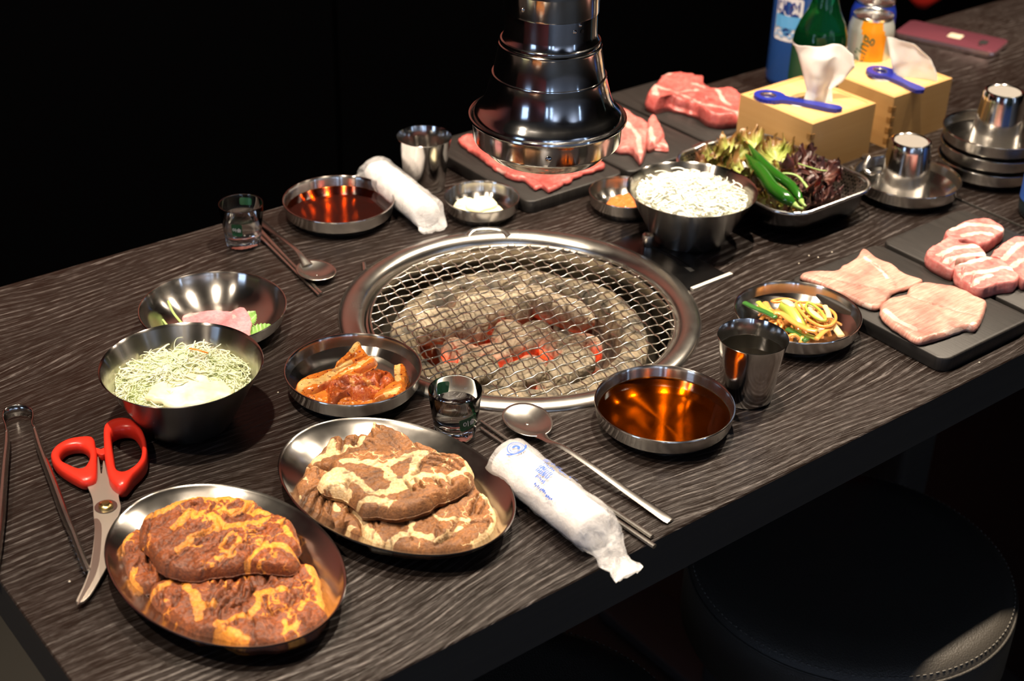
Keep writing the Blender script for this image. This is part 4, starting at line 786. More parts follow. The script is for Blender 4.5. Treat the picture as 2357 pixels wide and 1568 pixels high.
# ---------------------------------------------------------------- pink slices on shiso
sh = empty('shiso_leaf', (-.2535, .1405, .002), 'green jagged shiso leaf under the pink slice in the wide dish', 'leaf')
def jag(cx, cy, L, W_, ang, z, name='leaf_blade', tilt=.25):
    n = 40; top = []; v = []; 
    us = np.linspace(0, 1, n)
    rows = 9; V = []; rim = []
    for i, u in enumerate(us):
        w_ = W_ * math.sin(pi * min(1, u ** .8)) ** .8 * (1 + .14 * ((i % 3) - 1)) + .0004
        for k in range(rows):
            s = -1 + 2 * k / (rows - 1); V.append((L * u, w_ * s, .003 * abs(s) + .002 * math.sin(7 * u + 2 * s) + tilt * L * u * u * .5)); rim.append(0)
    f = [(i * rows + k, i * rows + k + 1, (i + 1) * rows + k + 1, (i + 1) * rows + k) for i in range(n - 1) for k in range(rows - 1)]
    return mesh(name, xf(np.array(V), math.radians(ang), (cx - sh.location.x, cy - sh.location.y, z)), f, SHISO, sh, True, {'rim': rim})
q = [(-0.2439,0.1197),(-0.2315,0.1256),(-0.2282,0.0987)]
jag(q[0][0] - .01, q[0][1], .040, .0135, 15, .001); jag(q[0][0] - .012, q[0][1] - .01, .043, .0145, -22, .002); jag(q[0][0] - .02, q[0][1] + .0, .036, .012, -60, .001, tilt=.1)
mesh('leaf_stem', *tube(catmull(rel([(-0.2769,0.1865),(-0.2792,0.1726),(-0.2791,0.1548),(-0.2777,0.1487)], [.017, .012, .008, .006], sh), 14), .0012, 6), PALEGRN, sh)
mesh('leaf_stem', *tube(catmull(rel([(-0.2891,0.1754),(-0.2900,0.1609),(-0.2843,0.1543)], .006, sh), 10), .0010, 6), PALEGRN, sh)
slab('pickled_radish_slice', [(-0.2740,0.1638),(-0.2620,0.1616),(-0.2462,0.1542),(-0.2350,0.1424),(-0.2227,0.1413),(-0.2255,0.1215),(-0.2422,0.0936),(-0.2596,0.0868),(-0.2879,0.1071),(-0.2803,0.1481)], .0075, .003, HAM, None, [(.002, [(-0.2732,0.1620),(-0.2608,0.1595)]), (.0012, [(-0.2355,0.1414),(-0.2380,0.1304)])], n=110, m=20, seed=71, und=.0015, bump=.0004, tilt=(.1, .06))
tag(COL.objects[-1], 'folded pink slice lying on the shiso leaf in the wide dish', 'food')
# ---------------------------------------------------------------- garlic, paste
GL = [([(0.0713,0.2099),(0.0830,0.2204),(0.0967,0.2221),(0.1020,0.2146),(0.0938,0.1904),(0.0845,0.1823),(0.0759,0.1883),(0.0703,0.1996)], .004, 'pale garlic slice at the left of the garlic dish'),
      ([(0.0818,0.1998),(0.0953,0.2091),(0.1086,0.2101),(0.1169,0.2034),(0.1163,0.1905),(0.1112,0.1829),(0.0960,0.1824),(0.0849,0.1829)], .0085, 'largest pale garlic slice lying on top in the garlic dish'),
      ([(0.0855,0.1815),(0.0960,0.1889),(0.1080,0.1916),(0.1175,0.1887),(0.1162,0.1784),(0.1138,0.1708),(0.1036,0.1706),(0.0934,0.1724)], .004, 'pale garlic slice at the right of the garlic dish'),
      ([(0.0758,0.2128),(0.0874,0.2197),(0.0989,0.2173),(0.1005,0.2105),(0.0887,0.2057),(0.0794,0.2066)], .007, 'pale garlic slice at the back left of the garlic dish')]
for i, (p, z, lab) in enumerate(GL):
    slab('garlic_slice', p, z, .0045, GARLIC, None, n=70, m=12, seed=80 + i, bump=.0003, jit=.0003); tag(COL.objects[-1], lab, 'garlic', 'garlic slices')
slab('bean_paste', [(0.2123,0.1196),(0.2269,0.1277),(0.2414,0.1268),(0.2534,0.1231),(0.2564,0.1117),(0.2424,0.0939),(0.2257,0.0899),(0.2125,0.0992),(0.2095,0.1103)], .003, .009, SSAM, None, n=80, m=16, seed=88, bump=.0016, bf=200)
tag(COL.objects[-1], 'orange bean paste in the small dish behind the onion bowl', 'paste')

# ---------------------------------------------------------------- cutting boards and raw meat
def cboard(x, y, sx, sy, label, rz=0): return tag(mesh('cutting_board', *rbox(sx, sy, .0, .015, .011, .0016, 8), BOARD, loc=(x, y, 0), rz=rz), label, 'board', 'black serving boards')
cboard(.3090, -.2195, .134, .190, 'black board under the two pale pork slices, nearest the table edge')
cboard(.4515, -.2185, .136, .190, 'black board under the streaky pork belly pieces')
cboard(.2085, .2600, .139, .198, 'black board under the dark red beef behind the hood')
cboard(.3480, .2560, .130, .198, 'black board under the fatty beef pieces, middle of the three at the back')
cboard(.4840, .2560, .132, .198, 'black board under the thick beef steak beside the napkin boxes')
BZ = .0151
slab('pork_slice', [(0.2472,-0.1336),(0.2606,-0.1307),(0.2833,-0.1451),(0.2993,-0.1420),(0.3225,-0.1402),(0.3463,-0.1309),(0.3423,-0.1506),(0.3443,-0.1703),(0.3394,-0.1849),(0.3403,-0.1998),(0.3424,-0.2101),(0.3276,-0.2117),(0.3095,-0.2092),(0.2983,-0.2080),(0.2807,-0.2157),(0.2634,-0.2199),(0.2564,-0.2156),(0.2544,-0.2036),(0.2541,-0.1900),(0.2524,-0.1651),(0.2521,-0.1510)], BZ, .0062, PORK_PALE, None, [(.003, [(0.3314,-0.1451),(0.3241,-0.1691),(0.3148,-0.1874)]), (.0018, [(0.2528,-0.2013),(0.2574,-0.2145)])], [(.001, .001, [(0.2615,-0.1425),(0.2765,-0.1741),(0.2900,-0.1975)]), (.001, .001, [(0.3289,-0.1544),(0.3193,-0.1906),(0.3057,-0.2052)])], n=170, m=24, seed=91, bump=.0006, und=.0008, jit=.001)
tag(COL.objects[-1], 'pale pink pork slice nearer the green onion dish', 'meat', 'pale pork slices')
slab('pork_slice', [(0.2630,-0.2207),(0.2798,-0.2161),(0.3030,-0.2192),(0.3176,-0.2125),(0.3380,-0.2149),(0.3458,-0.2257),(0.3557,-0.2431),(0.3551,-0.2631),(0.3548,-0.2763),(0.3373,-0.2868),(0.3072,-0.3004),(0.2986,-0.2943),(0.2679,-0.2909),(0.2429,-0.2852),(0.2405,-0.2712),(0.2440,-0.2489),(0.2499,-0.2340)], BZ, .0085, PORK_PALE, None, [(.004, [(0.2578,-0.2311),(0.2529,-0.2500),(0.2544,-0.2699)]), (.0015, [(0.2454,-0.2834),(0.2778,-0.2898),(0.3098,-0.2971)])], [(.001, .0009, [(0.2990,-0.2242),(0.3099,-0.2651),(0.3207,-0.2890)])], n=170, m=24, seed=93, bump=.0006, und=.0008, jit=.001)
tag(COL.objects[-1], 'pale pink pork slice with a white fat edge, at the front right', 'meat', 'pale pork slices')
BL = [([(0.4351,-0.1623),(0.4555,-0.1609),(0.4800,-0.1602),(0.4988,-0.1693),(0.4970,-0.1882),(0.4895,-0.1988),(0.4725,-0.2024),(0.4496,-0.2054),(0.4399,-0.2024),(0.4394,-0.1906),(0.4311,-0.1847),(0.4256,-0.1731)], 'streaky pork belly piece at the back of its board', [[(0.4424,-0.1655),(0.4690,-0.1684),(0.4845,-0.1833),(0.4871,-0.1971)], [(0.4414,-0.1804),(0.4611,-0.1866),(0.4680,-0.1954)]], BZ, []),
      ([(0.4275,-0.2246),(0.4528,-0.2163),(0.4859,-0.2128),(0.4966,-0.2223),(0.4883,-0.2414),(0.4663,-0.2631),(0.4348,-0.2767),(0.4119,-0.2763),(0.4220,-0.2534),(0.4294,-0.2332)], 'streaky pork belly piece at the right, cut off by the frame', [[(0.4315,-0.2384),(0.4617,-0.2301),(0.4819,-0.2292),(0.4764,-0.2480)], [(0.4257,-0.2524),(0.4501,-0.2515),(0.4527,-0.2644)]], BZ, []),
      ([(0.3845,-0.1784),(0.4147,-0.1741),(0.4424,-0.1704),(0.4287,-0.1878),(0.4389,-0.2026),(0.4298,-0.2187),(0.4215,-0.2240),(0.4110,-0.2165),(0.3909,-0.2114),(0.3697,-0.2234),(0.3686,-0.2065),(0.3721,-0.1908)], 'streaky pork belly piece at the left of its board', [[(0.3845,-0.1941),(0.4111,-0.1943),(0.4339,-0.2029)], [(0.3768,-0.2069),(0.3994,-0.2083),(0.4243,-0.2185)]], BZ, [(.0008, .003, [(0.3738,-0.2060),(0.3872,-0.1973)]), (.0008, .003, [(0.3734,-0.2165),(0.3892,-0.2061)])]),
      ([(0.3813,-0.2160),(0.4116,-0.2193),(0.4270,-0.2247),(0.4292,-0.2464),(0.4232,-0.2637),(0.4025,-0.2735),(0.3831,-0.2666),(0.3602,-0.2624),(0.3598,-0.2431),(0.3673,-0.2275)], 'sliced streaky pork belly piece at the front of its board', [[(0.3866,-0.2161),(0.4066,-0.2230),(0.4232,-0.2275)], [(0.3717,-0.2341),(0.3959,-0.2442),(0.4170,-0.2486),(0.4235,-0.2603)], [(0.3629,-0.2523),(0.3745,-0.2502),(0.3908,-0.2512)]], BZ, [(.0008, .004, [(0.3627,-0.2395),(0.3831,-0.2257)]), (.0008, .004, [(0.3611,-0.2522),(0.3819,-0.2391)])])]
for i, (p, lab, vn, z, gv) in enumerate(BL):
    slab('pork_belly', p, z, .0135, BELLY, None, [(.0048, q_) for q_ in vn], gv, n=150, m=28, seed=101 + i, bump=.0007, ew=.0028, jit=.0010, wrink=.0005); tag(COL.objects[-1], lab, 'meat', 'pork belly pieces')
slab('beef_slice', [(0.1709,0.3358),(0.1902,0.3386),(0.1973,0.3017),(0.2319,0.2619),(0.2607,0.2161),(0.2654,0.1826),(0.2491,0.1766),(0.2283,0.1780),(0.2000,0.1699),(0.1718,0.1639),(0.1698,0.1769),(0.1616,0.1771),(0.1647,0.1994),(0.1587,0.2131),(0.1568,0.2376),(0.1608,0.2705),(0.1633,0.2993)], BZ, .0065, BEEF, None, [(.0012, [(0.1581,0.2448),(0.1595,0.2195),(0.1682,0.2038)])], [(.0012, .002, [(0.1706,0.2069),(0.1741,0.1901),(0.1684,0.1753)])], n=170, m=24, seed=111, bump=.0016, und=.001, jit=.0022)
tag(COL.objects[-1], 'flat red beef slice on the board behind the hood', 'meat', 'raw beef')
FT = [([(0.3743,0.2804),(0.3902,0.2915),(0.3893,0.2701),(0.3868,0.2433),(0.3682,0.2173),(0.3350,0.1868),(0.3184,0.1724),(0.3021,0.1609),(0.3078,0.1747),(0.3135,0.1913),(0.3051,0.2024),(0.3051,0.2233),(0.3421,0.2629)], 'pink fatty beef piece with a pointed end beside the hood', .011, [(.004, [(0.3598,0.2507),(0.3457,0.2166),(0.3148,0.1749)])], 0),
      ([(0.3818,0.2381),(0.4037,0.2513),(0.3935,0.2272),(0.3791,0.2040),(0.3564,0.1874),(0.3361,0.1857),(0.3541,0.2104)], 'upright chunk of fatty beef right of the pointed piece', .014, [(.004, [(0.3676,0.2174),(0.3463,0.1891)])], 0),
      ([(0.3607,0.2015),(0.3740,0.2030),(0.3580,0.1726),(0.3486,0.1833),(0.3430,0.1951)], 'small fatty beef strip at the right of its board', .007, [(.003, [(0.3561,0.1940),(0.3572,0.1774)])], 0)]
for i, (p, lab, th, vn, _) in enumerate(FT):
    slab('fatty_beef', p, BZ, th, FATTY, None, vn, [], n=100, m=20, seed=121 + i, bump=.0014, jit=.0016); tag(COL.objects[-1], lab, 'meat', 'fatty beef pieces')
slab('beef_steak', [(0.4241,0.2879),(0.4458,0.3033),(0.4660,0.3142),(0.4936,0.3301),(0.5094,0.3316),(0.5240,0.3206),(0.5286,0.3062),(0.5347,0.2989),(0.5195,0.2807),(0.5133,0.2571),(0.5327,0.2437),(0.5261,0.2179),(0.4984,0.1896),(0.4815,0.1769),(0.4616,0.1835),(0.4501,0.1971),(0.4519,0.2130),(0.4555,0.2308),(0.4482,0.2534),(0.4419,0.2667),(0.4309,0.2683),(0.4224,0.2712)], BZ, .021, BEEF, None,
     [(.0035, [(0.4456,0.3033),(0.4545,0.2911),(0.4635,0.2697),(0.4898,0.2638)]), (.0022, [(0.4579,0.2705),(0.4628,0.2492),(0.4622,0.2289)]), (.005, [(0.4507,0.3030),(0.4332,0.2787)]), (.004, [(0.4862,0.3224),(0.5025,0.3273)]), (.0035, [(0.5115,0.2490),(0.4909,0.2180),(0.4865,0.2034)]), (.003, [(0.4610,0.2239),(0.4725,0.2073),(0.4798,0.1792)]), (.003, [(0.5005,0.2842),(0.5029,0.2640)])],
     [(.002, .008, [(0.4811,0.2366),(0.4820,0.2271)]), (.0015, .004, [(0.4563,0.2242),(0.4453,0.2116)])], n=170, m=30, seed=131, bump=.0018, und=.0015, jit=.002, ew=.007)
tag(COL.objects[-1], 'thick marbled beef steak on the board beside the napkin boxes', 'meat', 'raw beef')

# ---------------------------------------------------------------- lettuce basket
bk = empty('wire_basket', (.3825, .0340, 0), 'rounded rectangular steel basket tray full of lettuce', 'basket')
BSX, BSY = .147, .190
def rring(sx, sy, rc, z, n=16):
    P = []
    for cx, cy, a0 in ((1, 1, 0), (-1, 1, pi / 2), (-1, -1, pi), (1, -1, 1.5 * pi)):
        for k in range(n + 1):
            a = a0 + k * pi / 2 / n; P.append((cx * (sx / 2 - rc) + rc * math.cos(a), cy * (sy / 2 - rc) + rc * math.sin(a), z))
    return np.array(P)
mesh('basket_rim', *loop_tube(rring(BSX, BSY, .035, .036), .0020, 8), CHROME, bk)
def shell(nm, rings, mat, inner=False):
    v = np.concatenate(rings); n = len(rings[0]); f = grid_faces(n, len(rings)); f.append(tuple(range((len(rings) - 1) * n, len(rings) * n))); return mesh(nm, v, f, mat, bk)
shell('outer_tray', [rring(BSX - .002, BSY - .002, .035, .034), rring(BSX - .008, BSY - .008, .034, .020), rring(BSX - .018, BSY - .018, .032, .006), rring(BSX - .034, BSY - .034, .028, .0005)], ST_DARK)
# perforated liner: wires along both directions
def perf():
    t = NT('perforated_steel'); v = t.obj(); vo = t.n('ShaderNodeTexVoronoi', Vector=v, Scale=1.).outputs[0]
    ch = t.n('ShaderNodeTexChecker', Vector=t.mp(v, (330, 330, 330), (0, 0, .6)), Scale=1.).outputs['Fac']
    t.bs(Base_Color=(.5, .48, .45), Metallic=1., Roughness=.3, Alpha=t.math('SUBTRACT', 1., t.math('MULTIPLY', ch, .75))); return t.m
shell('mesh_liner', [rring(BSX - .004, BSY - .004, .034, .0345), rring(BSX - .012, BSY - .012, .033, .022), rring(BSX - .024, BSY - .024, .031, .010), rring(BSX - .040, BSY - .040, .026, .006)], perf())
mesh('handle_clip', *tube([(-BSX / 2 + .045, BSY / 2 + .001, .037), (-BSX / 2 + .060, BSY / 2 + .002, .038), (-BSX / 2 + .075, BSY / 2 + .001, .037)], .0042, 10, flat=.45), CHROME, bk)
def lettuce(cx, cy, cz, size, ang, pitch, mat, label, seed, grp, ruf=1., roll=0):
    n, m = 150, 16; V = []; rim = []
    rs = random.Random(seed); ph = [rs.uniform(0, 6.28) for _ in range(6)]
    for j in range(m):
        r = (j + .3) / (m - .7)
        for i in range(n):
            th = math.radians(-125 + 250 * i / (n - 1)); k = r ** 2.2
            rr_ = size * r * (1 + .08 * math.sin(3 * th + ph[0]) + .03 * math.sin(11 * th + ph[1]) * r)
            z = ruf * size * k * (.20 * math.sin(8 * th + ph[2]) + .13 * math.sin(17 * th + ph[3]) + .07 * math.sin(29 * th + ph[4])) + size * .30 * r * r
            V.append((rr_ * math.cos(th) * .85, rr_ * math.sin(th) * .75, z)); rim.append(r)
    V = np.array(V); q_ = V.copy(); A_ = np.array(rim)[:, None]
    V = V + A_ * np.stack([noise(q_, 70, seed, 3), noise(q_, 70, seed + 1, 3), noise(q_, 70, seed + 2, 3)], -1) * .0055
    f = [(j * n + i, j * n + i + 1, (j + 1) * n + i + 1, (j + 1) * n + i) for j in range(m - 1) for i in range(n - 1)]
    W_ = xf(np.array(V), math.radians(ang), (cx, cy, cz), ry=math.radians(pitch), rx=math.radians(roll)); W_[:, 2] = np.maximum(W_[:, 2], .0075)
    sl = .0085 + np.clip(.034 - W_[:, 2], 0, .03) * .55
    for ax, c_, hf in ((0, .3825, .0735), (1, .0340, .095)):
        d = W_[:, ax] - c_; lim = hf - sl - .004; W_[:, ax] = c_ + np.sign(d) * np.where(np.abs(d) > lim, lim + (np.abs(d) - lim) * .08, np.abs(d))
    o = mesh('lettuce_leaf', W_ - np.array([cx, cy, cz]), f, mat, None, True, {'rim': rim})
    o.location = (cx, cy, cz); return tag(o, label, 'lettuce', grp)
LX = [(0.3253,0.0707),(0.3710,0.0821),(0.4003,0.0765),(0.3488,0.0403),(0.4028,0.0454),(0.3163,0.0217),(0.2999,-0.0323),(0.3301,-0.0535),(0.3805,0.0181),(0.4004,0.0042),(0.4076,-0.0147),(0.3625,-0.0240),(0.3735,-0.0450),(0.4312,0.0256),(0.3609,-0.0623),(0.3547,0.0934)]
LD = [(0, LET_M, .034, 200, 10, 'greenish brown curly lettuce leaf at the left end of the basket'), (1, LET_G, .036, 150, -18, 'frilly yellow green lettuce leaf at the back left of the basket'), (2, LET_G, .036, 100, -22, 'frilly yellow green lettuce leaf standing highest at the back'), (3, LET_G, .034, 190, -12, 'frilly yellow green lettuce leaf left of the peppers'), (4, LET_G, .034, 60, -18, 'frilly pale green lettuce leaf behind the peppers'), (5, LET_M, .032, 240, 8, 'brown edged lettuce leaf beside the onion bowl'), (6, LET_M, .032, 270, 16, 'dark brown green lettuce leaf at the front under the peppers'), (7, LET_M, .028, 300, 14, 'brown green lettuce leaf under the pepper tips'), (8, LET_G, .026, 20, -6, 'small green lettuce leaf between the peppers and the red leaves'), (9, LET_P, .032, 60, -12, 'reddish brown lettuce leaf in the middle right of the basket'), (10, LET_P, .032, 20, -14, 'dark red lettuce leaf at the far right of the heap'), (11, LET_P, .030, 330, 4, 'reddish lettuce leaf with a pale rib beside the peppers'), (12, LET_P, .030, 350, 10, 'darkest red lettuce leaf curled at the right front'), (13, LET_P, .028, 80, -45, 'red lettuce leaf sticking up against the napkin box'), (14, LET_P, .028, 300, 12, 'dark red rolled lettuce leaf at the front right'), (15, LET_M, .030, 130, -10, 'curly green brown lettuce leaf by the handle clip')]
for k, mt, sz, an, pt, lab in LD: lettuce(LX[k][0], LX[k][1], .033 + (.007 if k in (1, 2, 3, 4, 9, 10, 11) else 0), sz * .92, an, pt, mt, lab, 200 + k, 'lettuce leaves in the basket')
# broken leaf pieces that fill the basket underneath
FL = [(0.3317,0.0861),(0.3585,0.0890),(0.3537,0.0636),(0.3830,0.0719),(0.4037,0.0648),(0.3847,0.1152),(0.3486,0.0254),(0.3813,0.0302),(0.4108,0.0381),(0.4059,0.1080),(0.3418,-0.0037),(0.3679,-0.0018),(0.3964,-0.0012),(0.3954,-0.0211),(0.4057,0.0202),(0.3665,-0.0408),(0.3431,-0.0309),(0.3237,-0.0302),(0.3613,0.0442),(0.3925,-0.0392)]
for k, (x, y) in enumerate(FL):
    mt = LET_P if x - y > .375 else (LET_M if k % 3 == 0 else LET_G)
    side_ = 'reddish' if mt is LET_P else ('brown green' if mt is LET_M else 'yellow green')
    lettuce(x, y, .020 + .004 * (k % 3), .024, k * 77, -12 + (k * 37) % 30, mt, ('%s lettuce leaf in the lower layer of the basket' % side_), 300 + k, '%s leaves in the lower layer of the basket' % side_, 1.1)
ribs = empty('lettuce_rib', (.44, .05, .045), 'pale green lettuce rib curving over the red leaves', 'lettuce')
mesh('rib', *tube(catmull(rel([(0.3548,0.0051),(0.3621,-0.0027),(0.3685,-0.0149),(0.3629,-0.0367)], [.050, .053, .052, .046], ribs), 16), [.0012] + [.0018] * 14 + [.0008], 7, flat=.6), PALEGRN, ribs)
mesh('rib', *tube(catmull(rel([(0.3947,0.0091),(0.3971,-0.0033),(0.4010,-0.0167),(0.4061,-0.0229)], .052, ribs), 16), .0010, 6, flat=.6), PALEGRN, ribs)
def chili(pts, z, r, label):
    o = empty('chili_pepper', (pts[0][0], pts[0][1], z[0]), label, 'pepper', 'green chili peppers')
    P = catmull(rel(pts, z, o), 34); t = np.linspace(0, 1, 34)
    rad = r * np.clip(np.minimum(1, .15 + (t / .35) ** .9), 0, 1) * np.where(t > .8, np.sqrt(np.clip(1 - ((t - .8) / .2) ** 2, .04, 1)), 1)
    mesh('pepper_body', *tube(P, rad, 14), PEPPER, o)
    e = P[-1]; d = P[-1] - P[-3]; d /= np.linalg.norm(d); mesh('pepper_stem', *tube([e - d * .002, e + d * .004, e + d * .010 + np.array([0, 0, .002])], [.0034, .0016, .0014], 8), PALEGRN, o)
chili([(0.3700,0.0619),(0.3561,0.0358),(0.3489,0.0141),(0.3432,-0.0107),(0.3432,-0.0286),(0.3340,-0.0522)], [.062, .060, .058, .056, .052, .046], .0056, 'longer green chili pepper lying across the top of the lettuce')
chili([(0.3577,0.0539),(0.3470,0.0316),(0.3368,0.0070),(0.3238,-0.0198),(0.3209,-0.0402),(0.3227,-0.0538)], [.056, .055, .054, .052, .050, .046], .0076, 'thicker green chili pepper at the front of the pair')

# ---------------------------------------------------------------- napkin boxes
def napkin_box(cx, cy, sx, sy, h, rz, label):
    o = empty('napkin_box', (cx, cy, 0), label, 'box', 'bamboo napkin boxes', rz)
    t = .007
    for nm, bb in (('box_side', (-sx / 2, sx / 2, -sy / 2, -sy / 2 + t)), ('box_side', (-sx / 2, sx / 2, sy / 2 - t, sy / 2)), ('box_side', (-sx / 2, -sx / 2 + t, -sy / 2 + t, sy / 2 - t)), ('box_side', (sx / 2 - t, sx / 2, -sy / 2 + t, sy / 2 - t))):
        mesh(nm, *box(*bb, 0, h), BAMBOO_SHADED, o, smooth=False)
    # sliding lid with an oval opening
    n = 48; a = np.arange(n) * 2 * pi / n; X, Y = sx / 2 - t, sy / 2 - t
    rc = []
    for q_ in a:
        c_, s_ = math.cos(q_), math.sin(q_); k = min(X / abs(c_) if abs(c_) > 1e-6 else 9, Y / abs(s_) if abs(s_) > 1e-6 else 9); rc.append((k * c_, k * s_))
    el = [(.030 * math.cos(q_), .020 * math.sin(q_)) for q_ in a]
    zt = h - .0006
    v = [(*p, zt) for p in rc] + [(*p, zt) for p in el] + [(*p, zt - .005) for p in el] + [(*p, zt - .005) for p in rc]
    mesh('lid', np.array(v), grid_faces(n, 4) + [(3 * n + i, i, (i + 1) % n, 3 * n + (i + 1) % n) for i in range(n)], BAMTOP, o, smooth=False)
    # finger joints on the near vertical corner
    for k in range(4):
        z0 = .006 + k * (h - .012) / 4
        mesh('finger_joint', *box(-sx / 2 - .0004, -sx / 2 + .006, -sy / 2 - .0004, -sy / 2 + .0012, z0, z0 + (h - .012) / 8), BAMDARK, o, smooth=False)
        mesh('finger_joint', *box(-sx / 2 - .0004, -sx / 2 + .0012, -sy / 2 - .0004, -sy / 2 + .0062, z0, z0 + (h - .012) / 8), BAMDARK, o, smooth=False)
    mesh('napkin_stack', *rbox(sx - 2 * t - .006, sy - 2 * t - .006, .002, h - .012, .003, .001, 3), TISSUE, o)
    return o
NBH = .066
B1 = [(0.4689,0.0546),(0.4740,0.1701),(0.5591,0.1670),(0.5817,0.0532)]
B2 = [(0.6097,0.0566),(0.6144,0.1347),(0.7306,0.1599),(0.7209,0.0485)]
print('boxes', B1, B2)
b1 = np.array(B1); b2 = np.array(B2)
napkin_box(b1[:, 0].mean(), b1[:, 1].mean(), .112, .1135, NBH, math.radians(0.5), 'bamboo napkin box behind the lettuce basket, the nearer one')
napkin_box(b2[0][0] + .056, b2[0][1] + .055, .112, .1135, NBH, math.radians(0.5), 'bamboo napkin box further right, in front of the phone')
def napkin(px_pts, zs, cx, cy, label, seed, thick=1):
    pass
def napkin_sheet(o_loc, rows, label, seed, grp='paper napkins'):
    """rows: list of polylines (bottom to top) of 3-D points"""
    R_ = [catmull(np.array(r), 18) for r in rows]; A = np.array(R_)
    m = 26; T = np.linspace(0, len(rows) - 1, m); out = []
    for t in T:
        i = min(int(t), len(rows) - 2); u = t - i; u = u * u * (3 - 2 * u); out.append(A[i] * (1 - u) + A[i + 1] * u)
    V = np.concatenate(out); V = V + noise(V, 60, seed, 2)[:, None] * .0016 - np.array(o_loc)
    o = mesh('paper_napkin', V, [(j * 18 + i, j * 18 + i + 1, (j + 1) * 18 + i + 1, (j + 1) * 18 + i) for j in range(m - 1) for i in range(17)], TISSUE, None, True); o.location = o_loc
    o.modifiers.new('thickness', 'SOLIDIFY').thickness = .0004
    return tag(o, label, 'napkin', grp)
def P3(p, z): return [(x, y, zz) for (x, y), zz in zip(p, z)]
c1 = [(0.5245,0.1007),]; n1 = c1[0]
r = Vector((.788, -.615, 0)); aw = Vector((.615, .788, 0))
def at3(base, lat, dep, z): return (base[0] + r.x * lat + aw.x * dep, base[1] + r.y * lat + aw.y * dep, z)
napkin_sheet((n1[0], n1[1], .063), [
  [at3(n1, -.016, 0, .062), at3(n1, -.006, -.008, .062), at3(n1, .004, .0, .062), at3(n1, .012, .007, .062), at3(n1, .019, .0, .062)],
  [at3(n1, -.014, .0, .078), at3(n1, -.006, -.008, .078), at3(n1, .003, -.002, .078), at3(n1, .010, .008, .078), at3(n1, .017, .004, .078)],
  [at3(n1, -.020, .004, .098), at3(n1, -.008, -.010, .098), at3(n1, .004, -.002, .097), at3(n1, .018, .010, .096), at3(n1, .033, .006, .095)],
  [at3(n1, -.028, .006, .118), at3(n1, -.010, -.006, .119), at3(n1, .008, .0, .118), at3(n1, .022, .012, .116), at3(n1, .040, .004, .108)],
  [at3(n1, -.034, .008, .130), at3(n1, -.014, .0, .133), at3(n1, .004, .006, .133), at3(n1, .020, .014, .131), at3(n1, .036, .006, .122)]], 'crumpled white paper napkin pulled up from the nearer bamboo box', 5)
c2 = [(0.6762,0.0907),]; n2 = c2[0]
napkin_sheet((n2[0], n2[1], .063), [
  [at3(n2, -.012, .0, .062), at3(n2, -.004, .002, .062), at3(n2, .010, .0, .062), at3(n2, .026, -.004, .062), at3(n2, .037, -.012, .062)],
  [at3(n2, -.020, .0, .082), at3(n2, -.008, .003, .083), at3(n2, .006, .002, .083), at3(n2, .022, -.002, .080), at3(n2, .034, -.010, .076)],
  [at3(n2, -.026, .002, .101), at3(n2, -.016, .004, .104), at3(n2, -.002, .003, .103), at3(n2, .014, .0, .098), at3(n2, .026, -.006, .090)],
  [at3(n2, -.030, .004, .114), at3(n2, -.024, .005, .114), at3(n2, -.014, .004, .112), at3(n2, .0, .002, .108), at3(n2, .010, -.002, .102)]], 'white paper napkin leaning out of the further bamboo box', 6)

# bottle openers lying on the boxes
def opener(pts, z, label, seed):
    (x0, y0), (x1, y1) = pts; L = math.hypot(x1 - x0, y1 - y0); a = math.atan2(y1 - y0, x1 - x0)
    o = empty('bottle_opener', (x0, y0, z), label, 'bottle opener', 'blue bottle openers', a)
    n = 64; hr = .0185
    outl = []; k = 44
    for i in range(k):
        t = math.radians(28 + (360 - 56) * i / (k - 1)); rr_ = hr * (1 + (.035 if i % 2 else 0)); outl.append((rr_ * math.cos(t), rr_ * math.sin(t) * .92))
    hw = [(.022, -.0066), (.045, -.0058), (L - .014, -.0078), (L - .004, -.0068), (L, -.002)]
    outl += hw + [(x, -y) for x, y in hw[::-1]]
    m = len(outl)
    inn = [(-.002 + .0088 * math.cos(2 * pi * i / 12 + .26),   .0066 * math.sin(2 * pi * i / 12 + .26)) for i in range(12)]
    import mathutils
    me = bpy.data.meshes.new('opener_body')
    from mathutils.geometry import tessellate_polygon
    P = [Vector((*p, 0)) for p in outl]; Q = [Vector((*p, 0)) for p in inn[::-1]]
    tri = tessellate_polygon([P, Q]); al = outl + inn[::-1]; N = len(al); th = .0042
    v = [(*p, .0) for p in al] + [(*p, th) for p in al]
    f = [tuple(t_) for t_ in tri] + [tuple(i + N for i in t_[::-1]) for t_ in tri]
    f += [(i, (i + 1) % m, N + (i + 1) % m, N + i) for i in range(m)] + [(m + i, m + (i + 1) % 12, N + m + (i + 1) % 12, N + m + i) for i in range(12)]
    me.from_pydata(v, [], f); me.materials.append(BLUEPL); ob = bpy.data.objects.new('opener_body', me); link(ob, o)
    bv = ob.modifiers.new('rounding', 'BEVEL'); bv.width = .0009; bv.segments = 2; bv.limit_method = 'ANGLE'
    mesh('metal_insert', *loop_tube([(-.002 + .0095 * math.cos(t_), .0072 * math.sin(t_), .0036) for t_ in np.arange(24) * 2 * pi / 24], .0011, 6), CHROME, o)
    return o
opener([(0.4824,0.1372),(0.5222,0.0603)], .0664, 'blue plastic bottle opener on the nearer bamboo box', 1)
opener([(0.6580,0.1152),(0.6488,0.0436)], .0664, 'blue plastic bottle opener on the further bamboo box, partly under the napkin', 2)

